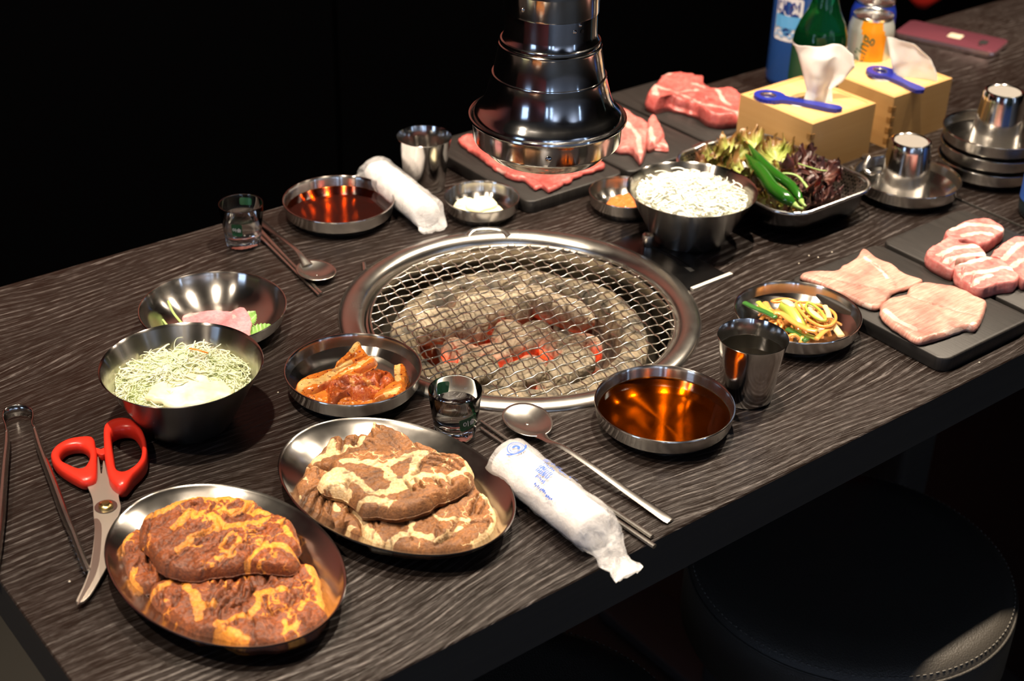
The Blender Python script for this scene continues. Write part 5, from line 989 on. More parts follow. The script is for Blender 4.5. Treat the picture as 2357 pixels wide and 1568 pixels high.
# ---------------------------------------------------------------- bottles and cans
def text_mesh(name, s, size, mat, parent, bend=None, font_shear=0, align='CENTER', depth=.0):
    cu_ = bpy.data.curves.new('lettering', 'FONT'); cu_.body = s; cu_.size = size; cu_.align_x = align; cu_.align_y = 'CENTER'; cu_.shear = font_shear; cu_.extrude = depth; cu_.resolution_u = 3
    t = bpy.data.objects.new('lettering', cu_); COL.objects.link(t)
    dg = bpy.context.evaluated_depsgraph_get(); me = bpy.data.meshes.new_from_object(t.evaluated_get(dg)); bpy.data.objects.remove(t)
    me.materials.clear(); me.materials.append(mat); me.name = name
    return me
def bend_on(me, R_, z, az, off=.0003, taper=0., turn=0., mirror=False):
    """wrap a flat text/graphic mesh (x right, y up) on a vertical cylinder, subdividing long faces"""
    import bmesh
    bm = bmesh.new(); bm.from_mesh(me)
    for _ in range(0 if 'letter' in me.name or 'text' in me.name else 2):
        ed = [e for e in bm.edges if e.calc_length() > .004]
        if not ed: break
        bmesh.ops.subdivide_edges(bm, edges=ed, cuts=1, use_grid_fill=False); bmesh.ops.triangulate(bm, faces=bm.faces[:])
    for v in bm.verts:
        x, y = v.co.x, v.co.y
        if turn: x, y = x * math.cos(turn) - y * math.sin(turn), x * math.sin(turn) + y * math.cos(turn)
        rr_ = R_ + taper * (y) + off; a = az + (x if not mirror else -x) / R_
        v.co = (rr_ * math.cos(a), rr_ * math.sin(a), z + y)
    bm.to_mesh(me); bm.free(); return me
def add_label(me, parent, name):
    o = bpy.data.objects.new(name, me); link(o, parent); return o
def rect_mesh(w_, h_, mat, r_=.002):
    v, f = rbox(w_, h_, 0, .00001, r_, .000001, 4); me = bpy.data.meshes.new('patch'); n = 20; me.from_pydata([tuple(p) for p in v[-n:]], [], [tuple(range(n))]); me.materials.append(mat); return me
def caz(x, y): return math.atan2(-.945 - y, -.768 - x)

BBX, BBY = .6850, .2790
bb = empty('blue_liquor_bottle', (BBX, BBY, 0), 'tall blue liquor bottle with a white label behind the nearer napkin box', 'bottle')
mesh('bottle_body', *lathe([(.0, .002), (.030, .0), (.0335, .003), (.035, .009), (.0352, .13), (.034, .150), (.028, .172), (.019, .188), (.0145, .205), (.0142, .25), (.0155, .252), (.0155, .265), (.012, .268), (.0, .268)], 64), BLUEGL, bb)
az = caz(BBX, BBY)
lb = add_label(bend_on(rect_mesh(.038, .058, WHITEPR, .004), .0354, .094, az - .42, .0002), bb, 'label')
NAVY = simple('navy_print', (.01, .03, .22), .5)
def stroke(x0, y0, x1, y1, wd=.0019):
    d = math.hypot(x1 - x0, y1 - y0); ux, uy = (x1 - x0) / d, (y1 - y0) / d; px_, py_ = -uy * wd / 2, ux * wd / 2; m_ = 6; v = []
    for k in range(m_ + 1):
        x, y = x0 + (x1 - x0) * k / m_, y0 + (y1 - y0) * k / m_; v += [(x + px_, y + py_, 0), (x - px_, y - py_, 0)]
    me = bpy.data.meshes.new('letter_stroke'); me.from_pydata(v, [], [(2 * k, 2 * k + 1, 2 * k + 3, 2 * k + 2) for k in range(m_)]); me.materials.append(NAVY); return me
# the two characters on the label, stroke by stroke
for st_ in ((-.0160, .006, -.0095, .006), (-.0160, .006, -.0160, -.005), (-.0160, -.005, -.0095, -.005), (-.0068, .009, -.0068, -.008), (-.0028, .009, -.0028, -.008), (-.0068, .001, -.0028, .001),
            (.0068, .008, .0024, .0005), (.0068, .008, .0105, .0005), (.0140, .009, .0140, -.003), (.0110, .004, .0140, .004), (.0040, -.0035, .0040, -.0085), (.0040, -.0085, .0145, -.0085)):
    add_label(bend_on(stroke(*st_), .0354, .110, az - .42, .0010), lb, 'letter_stroke')
LBL = simple('light_blue_print', (.12, .42, .78), .5)
add_label(bend_on(rect_mesh(.036, .016, LBL, .001), .0354, .091, az - .42, .0006), lb, 'label_sky_band')
for k in range(3):
    for j in range(3):
        g = loop_tube([(.0054 * math.cos(t), .0032 * math.sin(t), 0) for t in np.linspace(0, pi, 10)] + [(.0046 * math.cos(t), .0026 * math.sin(t), 0) for t in np.linspace(pi, 0, 10)], .0002, 3)
        me = bpy.data.meshes.new('wave'); pts = [(.0060 * math.cos(t), .0042 * math.sin(t), 0) for t in np.linspace(0, pi, 10)] + [(.0044 * math.cos(t), .0030 * math.sin(t), 0) for t in np.linspace(pi, 0, 10)]
        me.from_pydata([(p[0] + (j - 1) * .0118 + (k % 2) * .003, p[1] - k * .0052, 0) for p in pts], [], [(i, i + 1, 18 - i, 19 - i) for i in range(9)]); me.materials.append(LBL)
        add_label(bend_on(me, .0354, .080, az - .42, .0007), lb, 'label_wave')
GBX, GBY = .6050, .1735
gb = empty('green_liquor_bottle', (GBX, GBY, 0), 'green glass liquor bottle between the blue bottle and the cans', 'bottle')
mesh('bottle_body', *lathe([(.0, .002), (.029, .0), (.0325, .003), (.0335, .010), (.0335, .100), (.0325, .112), (.027, .128), (.0195, .142), (.0155, .156), (.0145, .175), (.0140, .205), (.0150, .207), (.0150, .218), (.0, .218)], 64), GREENGL, gb)
mesh('label_band', *lathe([(.0337, .052), (.0337, .0985)], 64), simple('label_green', (.008, .07, .03), .5), gb)
mesh('label_edge', *lathe([(.0338, .0985), (.0338, .1015)], 64), WHITEPR, gb)
def can(x, y, h, r_, base, label, mats):
    o = empty('drink_can', (x, y, 0), label, 'can', 'aluminium drink cans')
    ORG, WH, GN = mats
    # body: orange, white and green sectors around the can
    prof = [(r_ * .80, 0), (r_ * .95, .005), (r_, .012), (r_, h - .020), (r_ * .97, h - .014), (r_ * .85, h - .004)]
    n = 72; v, f = lathe(prof, n); me_o = mesh('can_body', v, f, base, o)
    for m_ in mats: me_o.data.materials.append(m_)
    a0 = caz(x, y)
    for p in me_o.data.polygons:
        c_ = p.center; a = (math.degrees(math.atan2(c_.y, c_.x) - a0) + 180) % 360 - 180
        a += 12 * math.sin(c_.z * 60)
        p.material_index = 1 if -22 < a < 38 else 0
    mesh('can_lid', *lathe([(r_ * .85, h - .004), (r_ * .88, h - .001), (r_ * .86, h), (r_ * .82, h - .001), (r_ * .80, h - .004), (r_ * .4, h - .0035), (0.0, h - .0035)], 48), CHROME, o)
    tv, tf = loop_tube([(.006 * math.cos(t) + .003, .0042 * math.sin(t), h - .0022) for t in np.arange(20) * 2 * pi / 20], .0009, 6); mesh('pull_tab', tv, tf, CHROME, o)
    return o, a0
ORANGE = simple('orange_can_print', (.80, .30, .01), .3, .3); SILV = simple('silver_can_print', (.62, .66, .62), .3, .5); BLUEC = simple('blue_can_print', (.015, .04, .36), .3, .3); DGREEN = simple('dark_green_print', (.01, .10, .05), .4)
CX1, CY1 = .7010, .1725
cn, a0 = can(CX1, CY1, .120, .0290, SILV, 'orange and silver soft drink can with green lettering behind the napkin boxes', (ORANGE, SILV, DGREEN))
add_label(bend_on(text_mesh('can_lettering', 'Sparkling', .022, DGREEN, None, font_shear=.2), .0290, .060, a0 - .42, .0005, turn=math.radians(78)), cn, 'can_lettering')
v, f = lathe([(.0, .001), (.008, .001), (.0115, .0)], 20)
me = bpy.data.meshes.new('fruit'); me.from_pydata([(p[0], p[1], 0) for p in v], [], f); me.materials.append(simple('orange_fruit_print', (.86, .42, .02), .4)); add_label(bend_on(me, .0290, .045, a0 + .45, .0004), cn, 'fruit_print')
can(.7430, .2050, .1225, .0290, BLUEC, 'blue drink can with a silver lid behind the orange can', (BLUEC, WHITEPR, BLUEC))
EBX, EBY = .6120, -.1730
eb = empty('dark_liquor_bottle', (EBX, EBY, 0), 'dark bottle with a blue label cut off by the right edge of the frame', 'bottle')
mesh('bottle_body', *lathe([(.0, .002), (.029, .0), (.0325, .003), (.0335, .010), (.0335, .12), (.027, .14), (.015, .165), (.014, .21), (.0, .211)], 48), simple('dark_bottle_glass', (.012, .025, .03), .08), eb)
mesh('label_band', *lathe([(.0338, .020), (.0338, .075)], 48), simple('blue_label', (.03, .10, .42), .5), eb)

# ---------------------------------------------------------------- phone
PH = [(0.9407,0.3090),(1.0195,0.3454),(1.0525,0.1975),(0.9857,0.1727)]; ph4 = np.array(PH)
pc = ph4.mean(0); e1 = ph4[3] - ph4[0]; e2 = ph4[1] - ph4[0]; pl, pw = np.linalg.norm(e1), np.linalg.norm(e2); print('phone', pl, pw)
pa = math.atan2(e1[1], e1[0])
ph = empty('mobile_phone', (pc[0], pc[1], 0), 'purple pink mobile phone lying face down on the far table', 'phone', rz=pa)
mesh('phone_body', *rbox(.150, .072, 0, .0080, .010, .0030, 6), simple('silver_pink_metal', (.50, .36, .37), .2, .9), ph)
mesh('phone_back', *rbox(.147, .069, .0078, .0085, .009, .0004, 6), simple('purple_pink_back', (.16, .045, .065), .2, .3), ph)
mesh('sticker_plate', *rbox(.020, .020, .0086, .0092, .003, .0002, 4), simple('cream_plate', (.62, .55, .40), .4), ph).location = (.005, .002, 0)
mesh('camera_module', *rbox(.012, .018, .0086, .0094, .004, .0003, 5), BLACK, ph).location = (.047, .0, 0)
mesh('flash_window', *rbox(.006, .006, .0086, .0090, .002, .0001, 4), CHROME, ph).location = (.047, -.016, 0)

# ---------------------------------------------------------------- shot glasses
def shot(x, y, h, rt, rb, fill, label, seed):
    o = empty('shot_glass', (x, y, 0), label, 'shot glass', 'shot glasses')
    n = 80; prof = [(.0, .0008), (rb * .8, .0), (rb * .97, .0012), (rb * 1.0, .004), (rb * 1.02, .010), (rb * 1.03, .012), (rb + (rt - rb) * .45, h * .5), (rt, h - .0012), (rt - .0004, h), (rt - .0010, h), (rt - .0014, h - .001), (rb + (rt - rb) * .45 - .0015, h * .5), (rb - .0016, .0125), (rb * .7, .0095), (.0, .009)]
    v, f = lathe(prof, n)
    ang = np.arctan2(v[:, 1], v[:, 0]); rad = np.linalg.norm(v[:, :2], axis=1); low = np.clip(1 - v[:, 2] / .012, 0, 1) * (np.arange(len(v)) < 6 * n)
    fac = 1 - .05 * np.abs(np.cos(ang * 5)) * (low > 0) * np.minimum(1, low * 2)
    v[:, 0] *= fac; v[:, 1] *= fac
    mesh('glass_wall', v, f, GLASS, o)
    ri = lambda z: (rb - .0016) + ((rt - .0014) - (rb - .0016)) * (z - .0125) / (h - .0135) + .0002
    wv, wf = lathe([(.0, .0092), (rb * .7, .0097), (ri(.0127), .0127), (ri(fill), fill), (ri(fill) * .96, fill - .0004), (.0, fill - .0005)], 64)
    mesh('liquor', wv, wf, WATER, o)
    return o
sg = shot(-.1722, -.1301, .0447, .0226, .0180, .030, 'shot glass of clear liquor between the kimchi and the brown pork', 1)
az = caz(-.1722, -.1301)
def print_patch(o, R_, z, a, w_, h_, txt, mirror=False, turn=0., ts=.006):
    tp = (.0226 - .0180) / .0447
    pp = add_label(bend_on(rect_mesh(w_, h_, GREENPR, .002), R_, z, a, .0002, tp, turn), o, 'printed_patch')
    add_label(bend_on(text_mesh('printed_letters', txt, ts, WHITEPR, None), R_, z, a, .0006, tp, turn, mirror=mirror), pp, 'printed_letters')
print_patch(sg, .0208, .0345, az + pi + .55, .012, .011, '이슬', True, .15, .0065)
print_patch(sg, .0196, .0215, az + .62, .017, .0125, '이슬', False, .15, .0065)
sg2 = shot(-.1470, .2778, .0475, .0230, .0182, .033, 'shot glass of clear liquor at the back left edge of the table', 2)
az = caz(-.1470, .2778)
print_patch(sg2, .0204, .0265, az - .30, .011, .014, '이슬', False, 0, .005)
print_patch(sg2, .0216, .0395, az + pi - .25, .013, .008, '이슬', True, 0, .005)

# ---------------------------------------------------------------- wrapped wet towels
def towel(axis, zc, r0, endr, wpts, label, seed):
    """axis: two points of the roll's centre line; wpts: bag outline length beyond the roll at both ends"""
    A, B = np.array(axis[0]), np.array(axis[1]); d = B - A; L = np.linalg.norm(d); ang = math.atan2(d[1], d[0])
    o = empty('wrapped_towel', (A[0], A[1], 0), label, 'towel', 'wrapped wet towels', ang)
    n = 40
    t = np.linspace(0, 1, 30); rad = r0 * (1 - .05 * t) * np.where(t < .04, .86 + t * 3.5, 1) * np.where(t > .96, .86 + (1 - t) * 3.5, 1)
    P = np.c_[t * L, 0 * t, np.full(30, r0 * .92)]; v, f = tube(P, rad, n, flat=.90); v = v + noise(v, 60, seed, 2)[:, None] * np.array([0, .0007, .0010])
    mesh('rolled_towel', v, f, CLOTH, o)
    m = 64; e0, e1_ = wpts; t = np.linspace(-e0, L + e1_, m); body = (t > -.002) & (t < L + .002)
    hw = np.interp(t, [-e0, -e0 * .45, 0, L * .5, L, L + e1_ * .5, L + e1_], [endr[0], endr[0] * .95, r0 * 1.10, r0 * 1.09, r0 * 1.09, endr[1], endr[1] * .95])
    hh = np.interp(t, [-e0, -e0 * .5, 0, L * .5, L, L + e1_ * .6, L + e1_], [.0012, .004, r0 * .98, r0 * .97, r0 * .96, .004, .0012])
    V = []
    for j in range(m):
        for i in range(n):
            a = 2 * pi * i / n; V.append((t[j], hw[j] * math.cos(a), hh[j] * 1.0 + .0006 + hh[j] * math.sin(a)))
    V = np.array(V); nz = noise(V, 95, seed + 1, 3); nz2 = noise(V * np.array([.4, 1, 1]), 160, seed + 2, 2)
    k = np.where(np.repeat(body, n), .0011, .0032); V[:, 1] += nz * k; V[:, 2] = np.maximum(V[:, 2] + np.abs(nz2) * k * 1.2, .0004); V[:, 0] += noise(V, 120, seed + 4)[:] * np.where(np.repeat(body, n), .0, .003)
    mesh('plastic_wrapper', V, grid_faces(n, m), FILM, o)
    return o
tw = towel([(-0.1751,-0.2053),(-0.1773,-0.3165)], .018, .0185, (.0165, .0135), (.010, .040), 'white rolled wet towel in a printed plastic sleeve at the front edge', 7)
towel([(0.0453,0.3197),(0.0302,0.1973)], .018, .0180, (.0150, .0170), (.032, .012), 'white rolled wet towel in plastic behind the back sauce dish', 17)
# blue print on the near sleeve
def on_roll(me, parent, u, a, R_=.0210, turn=0.):
    for v in me.vertices:
        x, y = v.co.x, v.co.y; x, y = x * math.cos(turn) - y * math.sin(turn), x * math.sin(turn) + y * math.cos(turn)
        an = a + y / R_; v.co = (u + x, -R_ * 1.02 * math.cos(an), .0185 + R_ * .97 * math.sin(an))
    ob = bpy.data.objects.new('sleeve_print', me); link(ob, parent); return ob
def ringmesh(r1, r2, n=28, a0=0, a1=2 * pi):
    me = bpy.data.meshes.new('print'); t = np.linspace(a0, a1, n); v = [(r1 * math.cos(q_), r1 * math.sin(q_), 0) for q_ in t] + [(r2 * math.cos(q_), r2 * math.sin(q_), 0) for q_ in t]
    me.from_pydata(v, [], [(i, i + 1, n + i + 1, n + i) for i in range(n - 1)]); me.materials.append(BLUEPR); return me
def fine(me):
    import bmesh
    bm = bmesh.new(); bm.from_mesh(me)
    for _ in range(2):
        ed = [e for e in bm.edges if e.calc_length() > .003]
        if ed: bmesh.ops.subdivide_edges(bm, edges=ed, cuts=1); bmesh.ops.triangulate(bm, faces=bm.faces[:])
    bm.to_mesh(me); bm.free(); return me
on_roll(ringmesh(.0066, .0074), tw, .014, 1.45); on_roll(ringmesh(.0048, .0053), tw, .014, 1.45); on_roll(ringmesh(.0010, .0034, 12, 0, 4.2), tw, .014, 1.45)
on_roll(ringmesh(.0095, .0108, 20, -1.2, 1.2), tw, .010, 1.45)
rp = random.Random(4)
for (u, a, n_, h_, tn) in ((.050, 1.70, 7, .0030, .2), (.052, 1.48, 8, .0044, .1), (.053, 1.30, 8, .0044, .1), (.056, 1.08, 6, .0030, .3), (.062, .80, 8, .0026, 0), (.074, .74, 4, .0024, 0), (.060, 1.95, 5, .0020, .6)):
    for k in range(n_):
        on_roll(rect_mesh(.0014 * rp.uniform(.6, 1.2), h_ * rp.uniform(.6, 1.), BLUEPR, .0002), tw, u + (k - n_ / 2) * .0019, a + rp.uniform(-.02, .02), turn=tn + rp.uniform(-.3, .3))
on_roll(ringmesh(.0075, .0083, 16, .2, 2.0), tw, .062, 2.2); on_roll(ringmesh(.0, .0022, 3, 0, 2.), tw, .066, 2.0)
on_roll(fine(text_mesh('sleeve_letters', '물수건', .0065, BLUEPR, None)), tw, .046, 2.0, turn=.3)

# ---------------------------------------------------------------- cutlery
def spoon(bowl_c, neck, tip, zs, label, rb=(.0215, .0175), flip=1):
    """shallow oval bowl + long flat handle"""
    bc, nk, tp = np.array(bowl_c), np.array(neck), np.array(tip)
    o = empty('metal_spoon', (bc[0], bc[1], 0), label, 'spoon', 'long steel spoons')
    d = nk - bc; a = math.atan2(d[1], d[0]); n, m = 40, 12; V = []
    for j in range(m):
        s = j / (m - 1)
        for i in range(n):
            t = 2 * pi * i / n; V.append((rb[0] * s * math.cos(t) * (1 + .06 * math.cos(t)), rb[1] * s * math.sin(t), .0012 + .0058 * s ** 2.2))
    f = grid_faces(n, m); 
    v = xf(np.array(V), a, (0, 0, 0)); ob = mesh('spoon_bowl', v, f, ST_PLAIN, o); md = ob.modifiers.new('thickness', 'SOLIDIFY'); md.thickness = .0009
    P = np.array([(bc[0] + (nk[0] - bc[0]) * k, bc[1] + (nk[1] - bc[1]) * k, z) for k, z in ((.62, .0062), (1., .0105))] + [(nk[0] + (tp[0] - nk[0]) * k, nk[1] + (tp[1] - nk[1]) * k, z) for k, z in ((.12, .0125), (.35, .0105), (.65, .0060), (1., .0018))])
    P = catmull(P - np.array([bc[0], bc[1], 0]), 44); w_ = np.interp(np.linspace(0, 1, 44), [0, .06, .14, .6, .97, 1], [.0060, .0036, .0028, .0034, .0050, .0042])
    mesh('spoon_handle', *tube(P, w_, 10, flat=.32), ST_PLAIN, o); return o
spoon([(-0.1159,-0.1567),][0], [(-0.1249,-0.1970),][0], [(-0.1085,-0.3267),][0], None, 'long steel spoon at the front, beside the printed towel', rb=(.0265, .0205))
def stick(p, q, label, z=.0022, grp='steel chopsticks', w=.0024):
    p, q = np.array(p), np.array(q); o_ = np.array([p[0], p[1], 0]); P = np.array([(p[0], p[1], z), ((p + q) / 2)[0].tolist() and ((p[0] + q[0]) / 2, (p[1] + q[1]) / 2, z), (q[0], q[1], z)]) - o_
    v, f = tube(catmull(P, 24), np.linspace(.0015, w, 24), 8, flat=.8); return tag(mesh('metal_chopstick', v, f, ST_PLAIN, loc=tuple(o_)), label, 'chopstick', grp)
stick([(-0.1457,-0.1307),][0], [(-0.1338,-0.3329),][0], 'upper steel chopstick of the front pair under the towel')
stick([(-0.1519,-0.1390),][0], [(-0.1404,-0.3426),][0], 'lower steel chopstick of the front pair under the towel')
# back set: chopsticks and spoon pointing to the camera
S2 = 5.806
stick([(-0.1380,0.1391),][0], [(-0.1175,0.3038),][0], 'right steel chopstick of the back pair beside the shot glass')
stick([(-0.1421,0.1374),][0], [(-0.1249,0.2939),][0], 'left steel chopstick of the back pair beside the shot glass')
spoon([(-0.1222,0.1742),][0], [(-0.1222,0.2007),][0], [(-0.1078,0.3208),][0], None, 'steel spoon beside the back shot glass', rb=(.0235, .0190))

# ---------------------------------------------------------------- tongs
tg_ = empty('metal_tongs', (-.46, .08, 0), 'steel tongs lying at the left beside the red scissors', 'tongs')
head = [(-0.4783,0.0730),(-0.4753,0.0820),(-0.4718,0.0971),(-0.4661,0.1058),(-0.4562,0.1051),(-0.4499,0.0953),(-0.4518,0.0852),(-0.4573,0.0740),(-0.4587,0.0650)]
hp = catmull(rel(head, .012, tg_), 50); g = G(); hh_ = .010
n = len(hp); V = np.concatenate([hp + np.array([0, 0, -hh_]), hp + np.array([0, 0, .001])]); f = [(i, i + 1, n + i + 1, n + i) for i in range(n - 1)]
ob = mesh('spring_head', V, f, ST_POL, tg_); ob.modifiers.new('thickness', 'SOLIDIFY').thickness = .0010
def arm(pts, z, wd):
    P = catmull(rel(pts, z, tg_), 60); v, f = tube(P, wd, 10, flat=1.5); mesh('tong_arm', v, f, ST_PLAIN, tg_); return P
a1_ = arm([(-0.4574,0.0689),(-0.4601,0.0573),(-0.4659,0.0325),(-0.4762,-0.0196),(-0.4842,-0.0591),(-0.4872,-0.0775),(-0.4923,-0.1039),(-0.4956,-0.1229)], [.010, .0095, .009, .008, .007, .006, .005, .004], np.interp(np.linspace(0, 1, 60), [0, .1, .6, .75, 1], [.0020, .0026, .0036, .0030, .0028]))
arm([(-0.4774,0.0760),(-0.4847,0.0581),(-0.4945,0.0368),(-0.5076,0.0077),(-0.5243,-0.0297),(-0.5382,-0.0603),(-0.5531,-0.0883)], [.010, .0095, .009, .008, .007, .006, .004], np.interp(np.linspace(0, 1, 60), [0, .1, .6, .75, 1], [.0020, .0026, .0036, .0030, .0028]))
side = np.array([-.005, -.003, 0])
for k in range(9):
    p = a1_[44 + int(k * 1.7)]; v, f = tube([p, p + side * .6 + np.array([0, 0, -.001]), p + side + np.array([0, 0, -.002])], [.0011, .0009, .0005], 6); mesh('gripping_tooth', v, f, ST_POL, tg_)

# ---------------------------------------------------------------- scissors
sx = empty('kitchen_scissors', (-.44, -.02, 0), 'kitchen scissors with red plastic handles beside the cabbage bowl', 'scissors')
SS = '@3.137,0,920'
def poly_prism(name, outer, inner, z0, z1, mat, parent, bev=.0022, n_out=70, n_in=44, zfun=None):
    from mathutils.geometry import tessellate_polygon
    O_ = catmull(np.array(outer) - np.array(parent.location[:2]), n_out, True); al = [Vector((*p, 0)) for p in O_]; loops = [al]
    if inner is not None:
        I_ = catmull(np.array(inner) - np.array(parent.location[:2]), n_in, True)[::-1]; loops.append([Vector((*p, 0)) for p in I_])
    pts = [p for l in loops for p in l]; N = len(pts); tri = tessellate_polygon(loops)
    zf = zfun or (lambda x, y: 0.)
    v = [(p.x, p.y, z0 + zf(p.x, p.y)) for p in pts] + [(p.x, p.y, z1 + zf(p.x, p.y)) for p in pts]
    A = lambda t_: (pts[t_[1]].x - pts[t_[0]].x) * (pts[t_[2]].y - pts[t_[0]].y) - (pts[t_[1]].y - pts[t_[0]].y) * (pts[t_[2]].x - pts[t_[0]].x)
    f = []
    for t_ in tri:
        t_ = tuple(t_) if A(t_) > 0 else tuple(t_)[::-1]; f += [t_[::-1], tuple(i + N for i in t_)]
    k = 0
    for l in loops:
        m = len(l); f += [(k + i, k + (i + 1) % m, N + k + (i + 1) % m, N + k + i) for i in range(m)]; k += m
    me = bpy.data.meshes.new(name); me.from_pydata(v, [], f); me.materials.append(mat); me.polygons.foreach_set('use_smooth', [True] * len(f))
    import bmesh
    bm = bmesh.new(); bm.from_mesh(me); bmesh.ops.recalc_face_normals(bm, faces=bm.faces[:]); bm.to_mesh(me); bm.free()
    o = bpy.data.objects.new(name, me); link(o, parent)
    if bev: b = o.modifiers.new('rounding', 'BEVEL'); b.width = bev; b.segments = 4; b.limit_method = 'ANGLE'; b.angle_limit = math.radians(50)
    return o
def ring_handle(outer, inner, z0, z1):
    O_ = catmull(np.array(outer), 160, True); I_ = catmull(np.array(inner), 120, True); c = I_.mean(0); A = np.arange(84) * 2 * pi / 84
    def rad(C_):
        d = C_ - c; a = np.arctan2(d[:, 1], d[:, 0]); r_ = np.hypot(d[:, 0], d[:, 1]); k = np.argsort(a); a = a[k]; r_ = r_[k]
        return np.interp(A, np.r_[a - 2 * pi, a, a + 2 * pi, a + 4 * pi], np.r_[r_, r_, r_, r_])
    ro, ri = rad(O_), rad(I_); m = 16; V = []
    for a, x, y in zip(A, ro, ri):
        for k in range(m):
            q_ = 2 * pi * k / m; cx = math.copysign(abs(math.cos(q_)) ** .62, math.cos(q_)); cz = math.copysign(abs(math.sin(q_)) ** .72, math.sin(q_))
            r_ = (x + y) / 2 + (x - y) / 2 * cx; V.append((c[0] + r_ * math.cos(a), c[1] + r_ * math.sin(a), (z0 + z1) / 2 + (z1 - z0) / 2 * cz))
    V = np.array(V) - np.array([sx.location.x, sx.location.y, 0]); f = grid_faces(m, 84)
    f += [(83 * m + k, 83 * m + (k + 1) % m, (k + 1) % m, k) for k in range(m)]
    return mesh('handle', V, f, REDPL, sx)
ring_handle([(-0.4617,0.0241),(-0.4552,0.0313),(-0.4484,0.0348),(-0.4408,0.0361),(-0.4323,0.0336),(-0.4252,0.0294),(-0.4245,0.0235),(-0.4275,0.0148),(-0.4307,0.0051),(-0.4362,-0.0073),(-0.4417,-0.0194),(-0.4464,-0.0274),(-0.4514,-0.0282),(-0.4564,-0.0264),(-0.4605,-0.0149),(-0.4637,-0.0011),(-0.4644,0.0121)], [(-0.4558,0.0187),(-0.4492,0.0246),(-0.4423,0.0243),(-0.4371,0.0199),(-0.4360,0.0090),(-0.4395,-0.0002),(-0.4465,-0.0068),(-0.4518,-0.0056),(-0.4554,0.0021),(-0.4579,0.0097)], .001, .013)
ring_handle([(-0.4133,0.0303),(-0.4069,0.0369),(-0.3995,0.0384),(-0.3926,0.0346),(-0.3881,0.0258),(-0.3884,0.0122),(-0.3922,-0.0046),(-0.3991,-0.0213),(-0.4059,-0.0328),(-0.4139,-0.0397),(-0.4231,-0.0454),(-0.4313,-0.0529),(-0.4367,-0.0545),(-0.4395,-0.0481),(-0.4395,-0.0380),(-0.4350,-0.0232),(-0.4300,-0.0083),(-0.4225,0.0100)], [(-0.4132,0.0154),(-0.4097,0.0203),(-0.4016,0.0206),(-0.3957,0.0150),(-0.3955,0.0051),(-0.3988,-0.0095),(-0.4056,-0.0236),(-0.4132,-0.0321),(-0.4205,-0.0349),(-0.4268,-0.0333),(-0.4288,-0.0276),(-0.4238,-0.0128)], .001, .016)
poly_prism('handle_bridge', [(-0.4285,0.0135),(-0.4257,0.0091),(-0.4222,0.0090),(-0.4250,0.0015),(-0.4286,0.0013),(-0.4308,0.0069)], None, .004, .010, REDPL, sx, .0015, 24)
BLD = poly_prism('blade', [(-0.4517,-0.0163),(-0.4481,-0.0212),(-0.4384,-0.0100),(-0.4297,0.0071),(-0.4325,-0.0027),(-0.4384,-0.0192),(-0.4282,-0.0011),(-0.4359,-0.0278),(-0.4340,-0.0427),(-0.4398,-0.0540),(-0.4446,-0.0678),(-0.4549,-0.0815),(-0.4654,-0.0945),(-0.4765,-0.1163),(-0.4834,-0.1268),(-0.4932,-0.1367),(-0.5043,-0.1471),(-0.5126,-0.1519),(-0.5160,-0.1503),(-0.5152,-0.1473),(-0.5039,-0.1345),(-0.4931,-0.1197),(-0.4812,-0.0990),(-0.4714,-0.0798),(-0.4650,-0.0636),(-0.4577,-0.0453),(-0.4543,-0.0301)], None, .0045, .0065, simple('satin_steel', (.58, .53, .47), .45, 1.), sx, .0005, 120)
q = [(-0.4533,-0.0603),][0]
mesh('washer', *lathe([(.0, .0), (.0082, .0), (.0086, .0006), (.0, .0008)], 30), ST_PLAIN, sx).location = (q[0] - sx.location.x, q[1] - sx.location.y, .0065)
mesh('pivot_screw', *lathe([(.0, .0), (.0052, .0), (.0056, .0008), (.0053, .0020), (.0036, .0026), (.0030, .0036), (.0, .0038)], 30), BRASS, sx).location = (q[0] - sx.location.x, q[1] - sx.location.y, .0072)
poly_prism('ground_edge', [(-0.4666,-0.0690),(-0.4645,-0.0726),(-0.4664,-0.0816),(-0.4758,-0.1012),(-0.4857,-0.1196),(-0.4956,-0.1333),(-0.5072,-0.1453),(-0.5157,-0.1527),(-0.5163,-0.1514),(-0.5049,-0.1377),(-0.4942,-0.1230),(-0.4823,-0.1024),(-0.4726,-0.0832)], None, .0064, .0069, simple('ground_steel', (.66, .60, .54), .30, 1.), sx, 0, 80)
COL.objects[-1].parent = BLD

# ---------------------------------------------------------------- stools, crumbs, red cloth
def stool(x, y, label):
    o = empty('round_stool', (x, y, Z_F), label, 'stool', 'round black stools'); h = -.27 - Z_F
    mesh('seat_cushion', *lathe([(.0, h), (.12, h + .0), (.155, h - .004), (.167, h - .012), (.170, h - .020)], 96), LEATHER, o)
    mesh('seat_band', *lathe([(.170, h - .021), (.1725, h - .030), (.1725, h - .085), (.168, h - .095), (.0, h - .095)], 96), LEATHER, o)
    mesh('piping', *loop_tube([(.1702 * math.cos(t), .1702 * math.sin(t), h - .020) for t in np.arange(96) * 2 * pi / 96], .0016, 6), LEATHER, o)
    st = G()
    for k in range(150):
        a = 2 * pi * k / 150; v, f = tube([(.1668 * math.cos(a), .1668 * math.sin(a), h - .0110), (.1668 * math.cos(a + .022), .1668 * math.sin(a + .022), h - .0110)], .0006, 5); st.add(v, f)
    s_ = st.build('stitching', simple('grey_thread', (.16, .15, .13), .7), o); s_['kind'] = 'stuff'
    mesh('stool_post', *lathe([(.025, .02), (.025, h - .09)], 24), ST_DARK, o); mesh('stool_base', *lathe([(.18, .0), (.18, .006), (.05, .022), (.02, .03), (.0, .03)], 48), ST_DARK, o)
stool(.262, -.242, 'round black stool at the right with a lit patch and stitched edge')
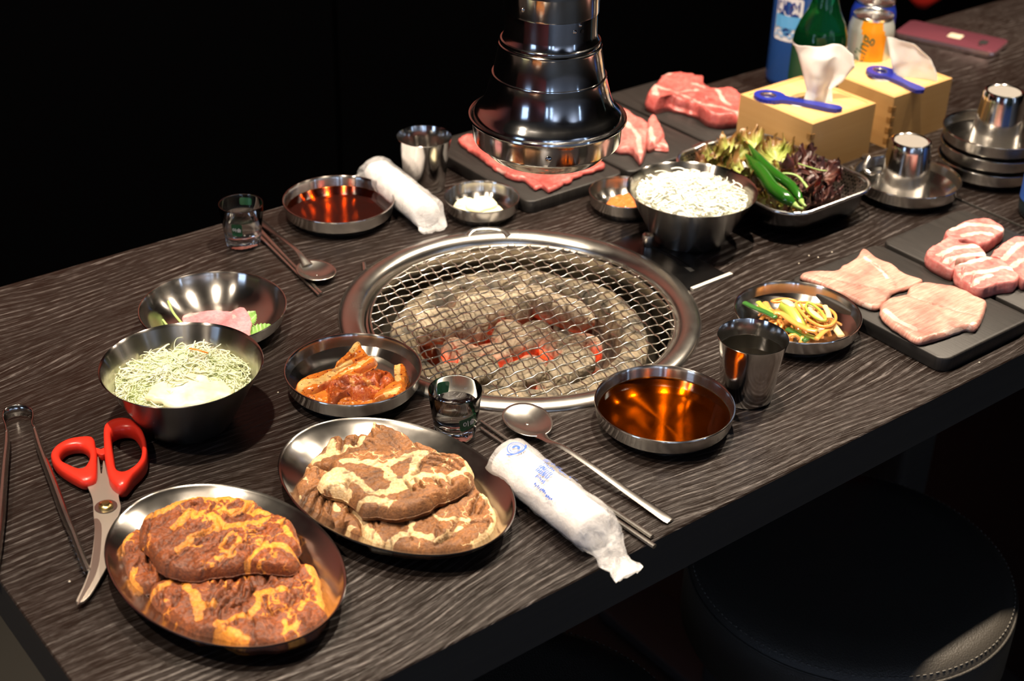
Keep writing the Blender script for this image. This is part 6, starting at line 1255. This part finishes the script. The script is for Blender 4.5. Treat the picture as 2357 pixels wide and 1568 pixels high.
stool(-.185, -.235, 'round black stool in deep shadow below the middle of the table edge')
CR = simple('crumb', (.55, .50, .42), .6)
CRL = ['tiny pale crumb left of the scissors tip, near the table corner', 'tiny crumb between the basket and the pale pork board, middle of the cluster', 'tiny crumb in the cluster before the pork board, left of the middle one', 'tiny crumb in the cluster before the pork board, the furthest right', 'tiny crumb in the cluster before the pork board, the nearest to the camera', 'tiny pale crumb on the wood between the cabbage bowl and the kimchi', 'tiny pale crumb at the table edge in front of the pale pork board']
for i, (x, y) in enumerate([(-0.5091,-0.1193),(0.3236,-0.0924),(0.3186,-0.0842),(0.3446,-0.0929),(0.2969,-0.0900),(-0.2610,0.0111),(0.2872,-0.3221)]):
    g = lathe([(.0, 0), (.0009, .0002), (.0008, .0010), (.0, .0014)], 7); o = mesh('crumb', *g, CR, loc=(x, y, 0.00005))
    tag(o, CRL[i], 'crumb', 'crumbs on the table')
rc_ = tag(mesh('red_cloth', *tube(catmull([(0, 0, .0), (.03, .01, -.10), (.05, .02, -.22)], 20), np.interp(np.linspace(0, 1, 20), [0, .6, .88, 1], [.065, .06, .040, .010]), 16, flat=.3), simple('red_fabric', (.75, .02, .01), .7)), 'blurred red cloth hanging in the dark behind the far table', 'cloth')
rc_.location = (1.627, .78, .0)
# second tongs half hidden between the basket and the dish
t2 = empty('metal_tongs', (.52, .03, 0), 'chrome tongs half hidden behind the dish with the single upturned cup', 'tongs')
mesh('tong_arm', *tube(catmull(rel([(0.5240,0.0219),(0.5236,0.0131),(0.5077,0.0048),(0.5073,-0.0051),(0.5292,-0.0028)], [.024, .027, .020, .016, .012], t2), 30), .0022, 8), CHROME, t2)
mesh('tong_arm', *tube(catmull(rel([(0.5026,0.0197),(0.4992,0.0103),(0.4927,0.0003),(0.4938,-0.0149)], [.016, .014, .012, .010], t2), 20), .0020, 8), CHROME, t2)

# crisp edges on metal, glass and moulded parts
for o in COL.objects:
    if o.type == 'MESH' and o.data.materials and o.data.materials[0] and ('steel' in o.data.materials[0].name or o.data.materials[0].name in ('clear_glass', 'clear_liquor', 'green_glass', 'blue_bottle', 'chrome', 'brass', 'silver_pink_metal')) and o.name.split('.')[0] not in ('grate_wire', 'grate_rim'):
        o.data.set_sharp_from_angle(angle=math.radians(40))
